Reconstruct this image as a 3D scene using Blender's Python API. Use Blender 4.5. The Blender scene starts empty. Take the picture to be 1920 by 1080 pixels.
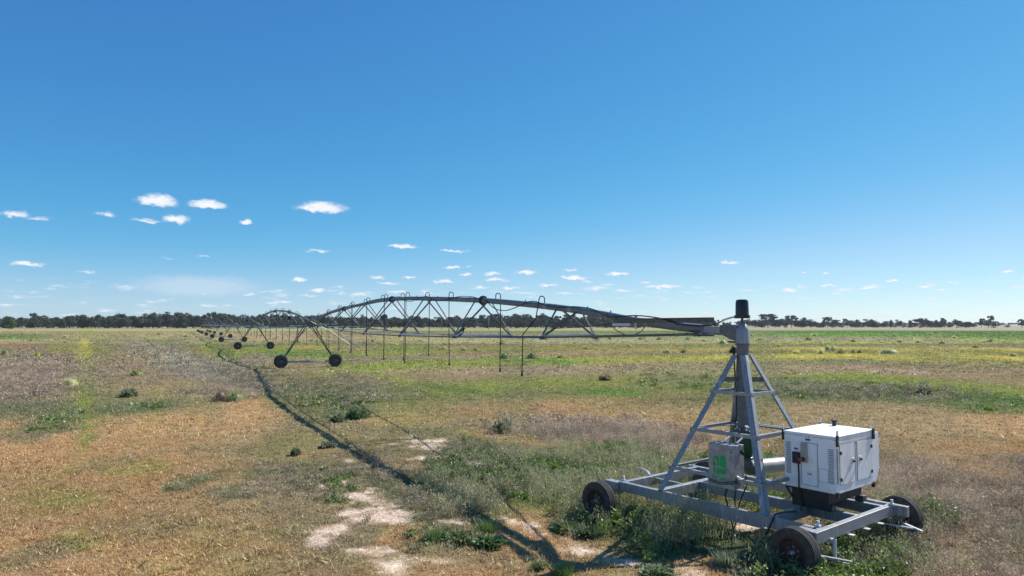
import bpy, math, random
import numpy as np
from mathutils import Vector, Matrix

# ------------------------------------------------------------------ camera, sky, sun
S = bpy.context.scene
C = S.collection
F, CAMH, YH = 1297.0, 3.6, 608.5            # focal length and horizon row of a 1920x1080 frame
PITCH = math.atan((YH-540)/F)
cam = bpy.data.objects.new('camera', bpy.data.cameras.new('camera'))
C.objects.link(cam); S.camera = cam
cam.location = (0, 0, CAMH); cam.rotation_euler = (math.pi/2+PITCH, 0, 0)
cam.data.sensor_width = 36; cam.data.lens = 36*F/1920
cam.data.clip_start = .1; cam.data.clip_end = 20000
SUN_AZ, SUN_EL = math.radians(57), math.radians(42)
S.view_settings.view_transform = 'Standard'; S.view_settings.look = 'None'
S.view_settings.gamma = 1; S.view_settings.exposure = 0.45
S.cycles.max_bounces = 6; S.cycles.diffuse_bounces = 3; S.cycles.transparent_max_bounces = 8

world = bpy.data.worlds.new("World"); S.world = world; world.use_nodes = True

def px_dir(px, py):
    az = math.atan((px-960)/F); el = math.atan((YH-py)/F*math.cos(az)); return az, el

CLOUDS = [(705,520,22,5,.7),(745,548,26,5,.6),(800,548,22,4,.55),(900,540,26,5,.65),(1030,535,26,5,.7),(1060,550,30,5,.55),(1170,545,30,5,.6),(1100,528,18,4,.6),(1230,548,22,4,.5),(1310,540,20,4,.5),(1570,552,30,4,.5),(1860,545,28,4,.5),(1790,530,16,4,.6),(640,552,20,4,.5),(500,558,22,4,.4),(60,548,24,4,.4),(288,377,50,18,1.3),(386,384,48,14,1.25),(600,390,60,16,1.3),(328,412,30,13,1.25),(270,413,40,7,.6),(24,402,32,10,.9),(66,410,40,7,.45),(195,402,32,9,.7),(460,417,19,7,.85),(48,496,40,8,1.1),(158,510,26,5,.5),(596,471,30,4.5,.6),(753,462,38,6,1),(850,470,32,4,.7),(382,480,22,4,.45),(315,484,24,3.5,.35),(110,535,22,4,.5),(235,536,50,6,.42),(430,533,70,9,.40),(382,551,18,6,.45),(468,552,18,5,.6),(525,545,15,4,.6),(558,525,18,7,.95),(594,545,20,5,.8),(580,555,28,5,.5),(636,536,16,4,.55),(673,553,30,6,.6),(728,531,28,5,.7),(767,521,18,5,.7),(832,529,30,6,.9),(846,502,25,5,.9),(880,500,11,3,.6),(872,515,14,5,.75),(925,514,25,6,.8),(930,526,30,6,.7),(988,512,27,6,.9),(955,541,32,6,.6),(985,550,44,5,.5),(1075,521,34,6,1),(1070,506,15,5,.7),(1118,541,40,7,.6),(1140,533,22,4,.6),(1157,513,30,5.5,1.05),(1210,530,18,4,.65),(1245,538,48,6,.85),(1290,550,26,5,.5),(1370,492,23,4.5,1),(1508,511,11,3.5,.85),(1553,511,11,3.5,.7),(1480,545,26,6,.85),(1505,538,20,4,.55),(1555,536,24,4,.75),(1577,543,27,4,.65),(1630,540,28,6,.85),(1680,524,18,4.5,.85),(1737,537,26,5,.85),(1765,544,27,4,.75),(1815,545,26,4,.55),(1889,510,15,5,1),(1859,520,8,2.5,.6),(1922,523,9,4,.8),(1700,557,30,4,.55),(1510,561,80,5,.4),(1640,560,18,5,.45),(1890,557,16,4,.55),(1200,556,40,4,.4),(1400,545,30,4,.5),(1330,557,40,4,.4),(-60,470,60,10,.8),(2010,500,60,8,.9),(2080,550,60,5,.7)]

def build_world():
    nt = world.node_tree; N = nt.nodes; L = nt.links; N.clear()
    out = N.new('ShaderNodeOutputWorld'); bg = N.new('ShaderNodeBackground')
    bg.inputs['Strength'].default_value = 0.10/1.366
    sky = N.new('ShaderNodeTexSky'); sky.sky_type = 'NISHITA'; sky.sun_disc = False
    sky.sun_elevation = SUN_EL; sky.sun_rotation = SUN_AZ
    sky.altitude = 0; sky.air_density = 0.7; sky.dust_density = 0.1; sky.ozone_density = 3.0
    tc = N.new('ShaderNodeTexCoord'); sep = N.new('ShaderNodeSeparateXYZ'); L.new(tc.outputs['Generated'], sep.inputs[0])
    def m(op, a, b=None, c=None):
        n = N.new('ShaderNodeMath'); n.operation = op
        for i, v in enumerate((a, b, c)):
            if v is None: continue
            if isinstance(v, (int, float)): n.inputs[i].default_value = v
            else: L.new(v, n.inputs[i])
        return n.outputs[0]
    az = m('ARCTAN2', sep.outputs[0], sep.outputs[1]); el = m('ARCSINE', sep.outputs[2])
    cb = N.new('ShaderNodeCombineXYZ'); L.new(az, cb.inputs[0]); L.new(el, cb.inputs[1])
    def noise(sc, det, kx=1, ky=1):
        mp = N.new('ShaderNodeVectorMath'); mp.operation = 'MULTIPLY'; L.new(cb.outputs[0], mp.inputs[0]); mp.inputs[1].default_value = (kx, ky, 1)
        n = N.new('ShaderNodeTexNoise'); n.inputs['Scale'].default_value = sc; n.inputs['Detail'].default_value = det
        n.inputs['Roughness'].default_value = .6
        L.new(mp.outputs[0], n.inputs['Vector']); return n
    nz = noise(75, 8, 1, 1.8)
    sb = N.new('ShaderNodeVectorMath'); sb.operation = 'SUBTRACT'; L.new(nz.outputs['Color'], sb.inputs[0]); sb.inputs[1].default_value = (.5, .5, .5)
    ml = N.new('ShaderNodeVectorMath'); ml.operation = 'MULTIPLY'; L.new(sb.outputs[0], ml.inputs[0]); ml.inputs[1].default_value = (.030, .014, 0)
    ad = N.new('ShaderNodeVectorMath'); ad.operation = 'ADD'; L.new(ml.outputs[0], ad.inputs[0]); L.new(cb.outputs[0], ad.inputs[1])
    M = None
    for (x, y, rx, ry, op) in CLOUDS:
        a0, e0 = px_dir(x, y); ra = rx/F*math.cos(a0)**2; re = ry/F*math.cos(a0)
        s = N.new('ShaderNodeVectorMath'); s.operation = 'SUBTRACT'; L.new(ad.outputs[0], s.inputs[0]); s.inputs[1].default_value = (a0, e0, 0)
        k = N.new('ShaderNodeVectorMath'); k.operation = 'MULTIPLY'; L.new(s.outputs[0], k.inputs[0]); k.inputs[1].default_value = (1/ra, 1/re, 0)
        fl = N.new('ShaderNodeVectorMath'); fl.operation = 'MULTIPLY'; L.new(k.outputs[0], fl.inputs[0]); fl.inputs[1].default_value = (-1, -1.7, 0)
        fm = N.new('ShaderNodeVectorMath'); fm.operation = 'MAXIMUM'; L.new(k.outputs[0], fm.inputs[0]); L.new(fl.outputs[0], fm.inputs[1])
        ln = N.new('ShaderNodeVectorMath'); ln.operation = 'LENGTH'; L.new(fm.outputs[0], ln.inputs[0])
        if ry < 8: op = op*1.25
        v = m('MULTIPLY_ADD', ln.outputs['Value'], -op, op)
        M = v if M is None else m('MAXIMUM', M, v)
    # the faint scattered cloud rows low over the horizon, away from the listed ones
    n2 = noise(26, 5, 1, 5.5)
    band = N.new('ShaderNodeMapRange'); band.interpolation_type = 'SMOOTHSTEP'; L.new(el, band.inputs[0])
    band.inputs[1].default_value = .075; band.inputs[2].default_value = .035; band.inputs[3].default_value = 0; band.inputs[4].default_value = 1
    low = m('MULTIPLY', m('SUBTRACT', n2.outputs['Fac'], .525), m('MULTIPLY', band.outputs[0], 3.4))
    low = m('MULTIPLY', low, m('GREATER_THAN', el, 0.0)); M = m('MAXIMUM', M, low)
    n3 = noise(300, 3, 1, 2)
    M = m('ADD', M, m('MULTIPLY', m('SUBTRACT', n3.outputs['Fac'], .5), .25))
    al = N.new('ShaderNodeMapRange'); al.interpolation_type = 'SMOOTHSTEP'; L.new(M, al.inputs[0])
    al.inputs[1].default_value = .03; al.inputs[2].default_value = .74; al.inputs[3].default_value = 0; al.inputs[4].default_value = .93
    # thin veil
    a0, e0 = px_dir(370, 536)
    s = N.new('ShaderNodeVectorMath'); s.operation = 'SUBTRACT'; L.new(ad.outputs[0], s.inputs[0]); s.inputs[1].default_value = (a0, e0, 0)
    k = N.new('ShaderNodeVectorMath'); k.operation = 'MULTIPLY'; L.new(s.outputs[0], k.inputs[0]); k.inputs[1].default_value = (1/.09, 1/.017, 0)
    ln = N.new('ShaderNodeVectorMath'); ln.operation = 'LENGTH'; L.new(k.outputs[0], ln.inputs[0])
    ve = N.new('ShaderNodeMapRange'); ve.interpolation_type = 'SMOOTHSTEP'; L.new(ln.outputs['Value'], ve.inputs[0])
    ve.inputs[1].default_value = 1.1; ve.inputs[2].default_value = .3; ve.inputs[3].default_value = 0; ve.inputs[4].default_value = .42
    alpha = m('MAXIMUM', al.outputs[0], ve.outputs[0])
    # the camera's colour response to the sky: per-channel gain and gamma
    sp_ = N.new('ShaderNodeSeparateColor'); L.new(sky.outputs[0], sp_.inputs[0]); hs = N.new('ShaderNodeCombineColor')
    for i_, (g_, a_) in enumerate(((1.28, 1.0), (.80, .975), (.50, 1.01))):
        if i_ == 0:                            # red rises late, toward the sun and the horizon
            fc = N.new('ShaderNodeFloatCurve'); cv = fc.mapping.curves[0]
            for p_ in ((.1, .056), (.16, .086), (.2, .112), (.26, .165), (.32, .245), (.44, .40), (.6, .54), (.8, .72)): cv.points.new(*p_)
            cv.points[0].location = (0, 0); cv.points[-1].location = (1, .90); fc.mapping.update()
            L.new(m('MULTIPLY', sp_.outputs[0], .1), fc.inputs['Value']); L.new(m('MULTIPLY', fc.outputs[0], 10), hs.inputs[0]); continue
        L.new(m('MULTIPLY', m('POWER', m('MULTIPLY', sp_.outputs[i_], .1), g_), a_*10), hs.inputs[i_])
    mx = N.new('ShaderNodeMix'); mx.data_type = 'RGBA'; L.new(alpha, mx.inputs[0]); L.new(hs.outputs[0], mx.inputs[6])
    cl = N.new('ShaderNodeMix'); cl.data_type = 'RGBA'; sh_ = N.new('ShaderNodeMapRange'); L.new(m('ADD', M, m('MULTIPLY', m('SUBTRACT', nz.outputs['Fac'], .5), 1.2)), sh_.inputs[0]); sh_.inputs[1].default_value = .25; sh_.inputs[2].default_value = .95; L.new(sh_.outputs[0], cl.inputs[0])
    cl.inputs[6].default_value = (7.4, 8.3, 9.3, 1); cl.inputs[7].default_value = (9.9, 10.0, 10.3, 1)
    L.new(cl.outputs[2], mx.inputs[7])
    L.new(mx.outputs[2], bg.inputs['Color']); L.new(bg.outputs[0], out.inputs['Surface'])
build_world()

sun = bpy.data.objects.new('sun', bpy.data.lights.new('sun', 'SUN')); C.objects.link(sun)
sun.data.energy = 5.0; sun.data.angle = math.radians(.5); sun.data.color = (1, .95, .87)
sd = Vector((math.sin(SUN_AZ)*math.cos(SUN_EL), math.cos(SUN_AZ)*math.cos(SUN_EL), math.sin(SUN_EL)))
sun.rotation_euler = sd.to_track_quat('Z', 'Y').to_euler(); sun.location = (30, 30, 60)

# ------------------------------------------------------------------ helpers
R = random.Random(7)
def ray(px, py):
    x = (px-960)/F; y = 1.0; z = -(py-540)/F
    c, s = math.cos(PITCH), math.sin(PITCH)
    return x, y*c-z*s, y*s+z*c
def gnd(px, py, z=0.0):
    """the point of height z seen at a pixel of the photograph"""
    r = ray(px, py); t = (z-CAMH)/r[2]; return r[0]*t, r[1]*t
def at_dist(px, Y):
    r = ray(px, YH); return r[0]/r[1]*Y

def srgb(r, g, b, k=1.0):
    def f(v):
        v /= 255.0
        return (v/12.92 if v <= .04045 else ((v+.055)/1.055)**2.4)*k
    return (f(r), f(g), f(b), 1)

def new_mat(name):
    m = bpy.data.materials.new(name); m.use_nodes = True
    nt = m.node_tree; b = nt.nodes['Principled BSDF']; return m, nt, b
def mat(name, col, rough=.6, metal=0.0, var=.15, scale=8, bump=0.0, col2=None, spec=.5, streak=False, contrast=(.35, .65)):
    m, nt, b = new_mat(name); N, L = nt.nodes, nt.links
    tc = N.new('ShaderNodeTexCoord'); nz = N.new('ShaderNodeTexNoise'); nz.inputs['Scale'].default_value = scale
    nz.inputs['Detail'].default_value = 6; nz.inputs['Roughness'].default_value = .65
    if streak:
        mp = N.new('ShaderNodeMapping'); mp.inputs['Scale'].default_value = (3, 3, .25)
        L.new(tc.outputs['Object'], mp.inputs[0]); L.new(mp.outputs[0], nz.inputs['Vector'])
    else: L.new(tc.outputs['Object'], nz.inputs['Vector'])
    c2 = col2 if col2 else tuple(max(0, c*(1-var*2)) for c in col[:3])+(1,)
    mr = N.new('ShaderNodeMapRange'); L.new(nz.outputs['Fac'], mr.inputs[0]); mr.inputs[1].default_value = contrast[0]; mr.inputs[2].default_value = contrast[1]
    mx = N.new('ShaderNodeMix'); mx.data_type = 'RGBA'; L.new(mr.outputs[0], mx.inputs[0])
    mx.inputs[6].default_value = c2; mx.inputs[7].default_value = tuple(col[:3])+(1,)
    L.new(mx.outputs[2], b.inputs['Base Color'])
    b.inputs['Roughness'].default_value = rough; b.inputs['Metallic'].default_value = metal
    b.inputs['Specular IOR Level'].default_value = spec
    if bump:
        bp = N.new('ShaderNodeBump'); bp.inputs['Strength'].default_value = bump; bp.inputs['Distance'].default_value = .01
        L.new(nz.outputs['Fac'], bp.inputs['Height']); L.new(bp.outputs[0], b.inputs['Normal'])
    return m

M_GALV = mat('galvanized_steel', (.33, .345, .36), .5, .3, scale=16, col2=(.20, .21, .23, 1), bump=.15, streak=True, contrast=(.3, .62))
M_GALVD = mat('weathered_galvanized', (.20, .20, .20), .6, .25, scale=10, col2=(.11, .11, .115, 1), bump=.15)
M_PIPE = mat('galvanized_pipe', (.23, .24, .25), .55, .35, scale=6, col2=(.15, .16, .18, 1), bump=.1)
def water_marks(m, axis, col, scale, lo, hi, amt):
    """pale lime streaks: noise drawn out along one axis, mixed over the base colour"""
    nt = m.node_tree; N, L = nt.nodes, nt.links; b = N['Principled BSDF']; src = b.inputs['Base Color'].links[0].from_socket
    tc = N.new('ShaderNodeTexCoord'); mp = N.new('ShaderNodeMapping'); mp.inputs['Scale'].default_value = tuple(.02 if (k == axis) else 1 for k in range(3)) if axis != 0 else (1, .02, .02)
    nz = N.new('ShaderNodeTexNoise'); nz.inputs['Scale'].default_value = scale; nz.inputs['Detail'].default_value = 3
    L.new(tc.outputs['Object'], mp.inputs[0]); L.new(mp.outputs[0], nz.inputs['Vector'])
    mr = N.new('ShaderNodeMapRange'); L.new(nz.outputs['Fac'], mr.inputs[0]); mr.inputs[1].default_value = lo; mr.inputs[2].default_value = hi; mr.inputs[4].default_value = amt
    mx = N.new('ShaderNodeMix'); mx.data_type = 'RGBA'; L.new(mr.outputs[0], mx.inputs[0]); L.new(src, mx.inputs[6]); mx.inputs[7].default_value = col; L.new(mx.outputs[2], b.inputs['Base Color'])
water_marks(M_GALV, 2, (.62, .63, .62, 1), 9, .58, .72, .6); water_marks(M_PIPE, 0, (.55, .55, .54, 1), 3, .60, .68, .45)
M_BRIGHT = mat('bright_steel', (.72, .73, .74), .4, .15, scale=10, var=.1)
M_WHITE = mat('white_enamel', (.87, .88, .89), .42, 0, scale=5, col2=(.72, .71, .69, 1), bump=.02, contrast=(.25, .5))
water_marks(M_WHITE, 2, (.50, .46, .40, 1), 6, .56, .76, .30)
M_WHITE2 = mat('white_pipe_paint', (.74, .74, .72), .3, .1, scale=5, col2=(.60, .56, .50, 1))
M_SEAM = mat('panel_gap', (.10, .11, .13), .7)
M_VENT = mat('vent_grille', (.30, .33, .38), .5, .2, scale=60)
M_BLACK = mat('black_paint', (.025, .026, .03), .5, scale=8, col2=(.012, .012, .014, 1))
M_CABLE = mat('black_cable', (.018, .018, .02), .6)
M_PLAST = mat('black_plastic', (.02, .02, .024), .33, scale=5)
M_RUBBER = mat('tyre_rubber', (.085, .078, .068), .9, scale=9, col2=(.028, .028, .028, 1), bump=.2)
M_RIM = mat('rusty_rim', (.075, .04, .03), .8, scale=15, col2=(.04, .025, .022, 1), bump=.3)
M_HUB = mat('hub_steel', (.30, .34, .36), .45, .6, scale=20)
M_BROWNST = mat('dusty_dark_steel', (.07, .06, .05), .7, 0, scale=9, col2=(.03, .028, .026, 1))
M_GREEN = mat('green_paint', (.012, .11, .035), .4, scale=6, col2=(.008, .07, .025, 1))
M_DARKST = mat('dark_steel', (.10, .11, .13), .5, .5, scale=8, col2=(.05, .055, .07, 1))
M_CAB = mat('stained_cabinet_steel', (.38, .38, .38), .5, .2, scale=7, col2=(.20, .195, .19, 1), bump=.05, contrast=(.3, .6))
M_LOGO = mat('green_lettering', (.0, .40, .10), .55, scale=20, var=.08)
M_RED = mat('red_plug', (.45, .08, .05), .5)
M_BEIGE = mat('beige_socket', (.42, .40, .35), .5)
M_STW = mat('sticker_white', (.75, .75, .78), .5, var=.03)
M_STB = mat('sticker_navy', (.02, .04, .12), .5, var=.03)
M_STR = mat('sticker_red', (.4, .05, .05), .5, var=.03)
M_FOAM = mat('pale_foam', (.62, .58, .55), .9, scale=40, col2=(.40, .34, .32, 1), bump=.5)
M_POLE = mat('grey_timber', (.30, .28, .26), .8)

class MB:
    def __init__(s): s.v = []; s.f = []; s.smooth = []
    def add(s, vs, fs, sm=False):
        b = len(s.v); s.v += [tuple(v) for v in vs]; s.f += [tuple(i+b for i in f) for f in fs]; s.smooth += [sm]*len(fs); return s
    def box(s, a, b):
        x0, y0, z0 = a; x1, y1, z1 = b
        return s.add([(x0,y0,z0),(x1,y0,z0),(x1,y1,z0),(x0,y1,z0),(x0,y0,z1),(x1,y0,z1),(x1,y1,z1),(x0,y1,z1)],
              [(0,3,2,1),(4,5,6,7),(0,1,5,4),(1,2,6,5),(2,3,7,6),(3,0,4,7)])
    def prism(s, poly, axis, a, b):
        """polygon in the plane across axis, from a to b"""
        n = len(poly)
        def P(p, t): return (t, p[0], p[1]) if axis == 0 else ((p[0], t, p[1]) if axis == 1 else (p[0], p[1], t))
        vs = [P(p, a) for p in poly]+[P(p, b) for p in poly]
        fs = [tuple(range(n-1, -1, -1)), tuple(range(n, 2*n))]+[(i, (i+1) % n, n+(i+1) % n, n+i) for i in range(n)]
        return s.add(vs, fs)
    def frame(s, p0, p1, up=(0, 0, 1)):
        p0, p1 = Vector(p0), Vector(p1); d = (p1-p0).normalized(); u = Vector(up)
        if abs(d.dot(u)) > .98: u = Vector((1, 0, 0))
        a = d.cross(u).normalized(); b = a.cross(d).normalized(); return p0, p1, a, b
    def bar(s, p0, p1, w, h, up=(0, 0, 1), ow=0, oh=0):
        p0, p1, a, b = s.frame(p0, p1, up); vs = []
        for p in (p0, p1):
            for sa, sb in ((-1,-1),(1,-1),(1,1),(-1,1)): vs.append(p+a*(ow+sa*w/2)+b*(oh+sb*h/2))
        return s.add(vs, [(3,2,1,0),(4,5,6,7),(0,1,5,4),(1,2,6,5),(2,3,7,6),(3,0,4,7)])
    def angle(s, p0, p1, w, t, up=(0, 0, 1), flip=1):
        """angle iron: one flange level, one hanging"""
        s.bar(p0, p1, w, t, up, 0, w/2-t/2); s.bar(p0, p1, t, w-t, up, flip*(w/2-t/2), -t/2); return s
    def cyl(s, p0, p1, r0, r1=None, n=16, caps=True):
        r1 = r0 if r1 is None else r1
        p0, p1, a, b = s.frame(p0, p1); vs = []
        for p, r in ((p0, r0), (p1, r1)):
            for i in range(n):
                t = 2*math.pi*i/n; vs.append(p+(a*math.cos(t)+b*math.sin(t))*r)
        s.add(vs, [(i, (i+1) % n, n+(i+1) % n, n+i) for i in range(n)], True)
        if caps: s.add(vs, [tuple(range(n-1, -1, -1)), tuple(range(n, 2*n))])
        return s
    def tube(s, pts, r, n=8):
        pts = [Vector(p) for p in pts]; vs = []; prev = None
        for i, p in enumerate(pts):
            d = (pts[min(i+1, len(pts)-1)]-pts[max(i-1, 0)]).normalized()
            if prev is None:
                u = Vector((0, 0, 1)) if abs(d.z) < .9 else Vector((1, 0, 0)); a = d.cross(u).normalized()
            else: a = (prev-d*prev.dot(d)).normalized()
            b = a.cross(d); prev = a; rr = r[i] if isinstance(r, (list, tuple)) else r
            for k in range(n):
                t = 2*math.pi*k/n; vs.append(p+(a*math.cos(t)+b*math.sin(t))*rr)
        m = len(pts)
        fs = [(j*n+i, j*n+(i+1) % n, (j+1)*n+(i+1) % n, (j+1)*n+i) for j in range(m-1) for i in range(n)]
        s.add(vs, fs, True); s.add(vs, [tuple(range(n-1, -1, -1)), tuple(range((m-1)*n, m*n))]); return s
    def lathe(s, prof, origin, axis, n=32, close=False):
        """profile of (radius, along) pairs turned about an axis"""
        o = Vector(origin); d = Vector(axis).normalized(); u = Vector((0, 0, 1)) if abs(d.z) < .9 else Vector((1, 0, 0))
        a = d.cross(u).normalized(); b = a.cross(d); vs = []
        for (r, t) in prof:
            for i in range(n):
                q = 2*math.pi*i/n; vs.append(o+d*t+(a*math.cos(q)+b*math.sin(q))*r)
        m = len(prof); fs = [(j*n+i, j*n+(i+1) % n, (j+1)*n+(i+1) % n, (j+1)*n+i) for j in range(m-1) for i in range(n)]
        if close: fs += [((m-1)*n+i, (m-1)*n+(i+1) % n, (i+1) % n, i) for i in range(n)]
        s.add(vs, fs, True)
        if not close: s.add(vs, [tuple(range(n-1, -1, -1)), tuple(range((m-1)*n, m*n))])
        return s
    def build(s, name, m, parent=None, bevel=0, autosm=True):
        me = bpy.data.meshes.new(name); me.from_pydata(s.v, [], s.f); me.materials.append(m)
        me.polygons.foreach_set('use_smooth', s.smooth); me.update()
        import bmesh
        bm = bmesh.new(); bm.from_mesh(me); bmesh.ops.remove_doubles(bm, verts=bm.verts, dist=1e-5)
        bmesh.ops.recalc_face_normals(bm, faces=bm.faces)
        for e in bm.edges:
            if len(e.link_faces) == 2 and e.calc_face_angle(0) > .6: e.smooth = False
        bm.to_mesh(me); bm.free()
        o = bpy.data.objects.new(name, me); C.objects.link(o)
        if parent: o.parent = parent
        if bevel:
            b = o.modifiers.new('bevel', 'BEVEL'); b.width = bevel; b.segments = 2; b.limit_method = 'ANGLE'; b.angle_limit = .6
        return o
def tag(o, label=None, cat=None, group=None, kind=None):
    for k, v in (('label', label), ('category', cat), ('group', group), ('kind', kind)):
        if v: o[k] = v
    return o
def empty(name, loc, rz=0, label=None, cat=None, group=None):
    o = bpy.data.objects.new(name, None); C.objects.link(o); o.location = loc; o.rotation_euler = (0, 0, rz)
    o.empty_display_size = .3; return tag(o, label, cat, group)
def kids(o): return [c for c in bpy.data.objects if c.parent == o]
def copy_tree(o, parent=None, src=None):
    c = o.copy(); C.objects.link(c); c.parent = parent
    for ch in kids(o): copy_tree(ch, c)
    return c

# numpy noise -------------------------------------------------------
def _h(ix, iy, s):
    with np.errstate(over='ignore'):
        n = (ix.astype(np.int64)*374761393+iy.astype(np.int64)*668265263+s*974634777) & 0xffffffff
        n = ((n ^ (n >> 13))*1274126177) & 0xffffffff
        return ((n ^ (n >> 16)) & 0xffff)/65535.0
def vn(x, y, s=0):
    ix = np.floor(x); iy = np.floor(y); fx = x-ix; fy = y-iy
    fx = fx*fx*(3-2*fx); fy = fy*fy*(3-2*fy)
    a = _h(ix, iy, s); b = _h(ix+1, iy, s); c = _h(ix, iy+1, s); d = _h(ix+1, iy+1, s)
    return (a*(1-fx)+b*fx)*(1-fy)+(c*(1-fx)+d*fx)*fy
def fbm(x, y, s=0, o=4):
    t = 0; a = .5; n = 0
    for i in range(o): t = t+a*vn(x*2**i+i*17.3, y*2**i-i*9.1, s+i); n += a; a *= .5
    return t/n-.5                                        # -0.5..0.5

# ------------------------------------------------------------------ what grows where
PAL = {k: np.array(v, float) for k, v in dict(
    tan=(171,139,99), tanb=(158,129,92), brown=(138,118,90), pink=(150,128,106), grey=(130,118,98), pinkgrey=(152,136,116), olive=(118,116,76),
    opale=(134,135,94), G=(84,106,50), GB=(92,126,50), DG=(76,90,54), YG=(128,134,64), Y=(180,166,76), gg=(108,106,78),
    sand=(206,182,162), beige=(140,130,110), silver=(146,140,124), gtan=(146,129,95)).items()}
COLX = [-300, 0, 300, 480, 640, 960, 1600, 1920, 2300]
ROWS = {
 -300: [(611,'beige'),(616,'opale'),(620,'olive'),(626,'G'),(634,'olive'),(645,'brown'),(665,'grey'),(700,'pink'),(740,'pinkgrey'),(775,'gg'),(800,'tan'),(850,'tan'),(920,'tanb'),(1080,'tan')],
 0:    [(611,'beige'),(616,'opale'),(620,'gtan'),(629,'olive'),(638,'gtan'),(648,'brown'),(668,'grey'),(700,'pink'),(735,'grey'),(772,'gg'),(805,'tan'),(850,'tan'),(930,'tanb'),(1080,'tan')],
 300:  [(611,'beige'),(616,'opale'),(621,'gtan'),(630,'gtan'),(640,'gg'),(652,'grey'),(668,'brown'),(700,'pink'),(735,'gtan'),(762,'gg'),(785,'tan'),(850,'tan'),(930,'tanb'),(1080,'tan')],
 480:  [(611,'beige'),(616,'opale'),(620,'opale'),(626,'gtan'),(634,'gtan'),(644,'olive'),(655,'YG'),(668,'grey'),(700,'gtan'),(740,'tan'),(785,'tan'),(850,'gtan'),(920,'gtan'),(1080,'tan')],
 640:  [(611,'beige'),(616,'opale'),(620,'olive'),(627,'brown'),(634,'gtan'),(644,'gg'),(654,'gtan'),(664,'YG'),(674,'grey'),(690,'YG'),(705,'gtan'),(750,'gg'),(800,'gtan'),(1080,'gtan')],
 960:  [(611,'beige'),(617,'opale'),(622,'olive'),(632,'grey'),(642,'opale'),(647,'brown'),(653,'YG'),(660,'brown'),(668,'gtan'),(676,'YG'),(696,'pink'),(722,'YG'),(742,'olive'),(765,'tan')],
 1600: [(612,'beige'),(617,'beige'),(621,'G'),(628,'GB'),(634,'grey'),(642,'YG'),(648,'grey'),(652,'Y'),(658,'olive'),(666,'Y'),(676,'olive'),(686,'pink'),(706,'YG'),(735,'DG')],
 1920: [(612,'beige'),(618,'beige'),(622,'G'),(630,'G'),(640,'YG'),(650,'grey'),(656,'Y'),(663,'olive'),(673,'Y'),(683,'olive'),(697,'brown'),(718,'gtan'),(735,'YG'),(752,'G')],
 2300: [(612,'beige'),(618,'beige'),(622,'G'),(632,'G'),(645,'YG'),(655,'grey'),(664,'Y'),(672,'olive'),(683,'Y'),(697,'olive'),(710,'brown'),(735,'gtan'),(752,'YG'),(772,'G')]}
TAIL = {960: (800,'tan'), 1600: (760,'gtan'), 1920: (785,'tan'), 2300: (810,'tan')}
YTAB = np.array([[r[0] for r in ROWS[c]]+[TAIL.get(c, (1081, 'tan'))[0]]+[1200] for c in COLX], float)
CTAB = np.array([[PAL[r[1]] for r in ROWS[c]]+[PAL[TAIL.get(c, (1081, 'tan'))[1]]]+[PAL['tan']] for c in COLX])
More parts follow.
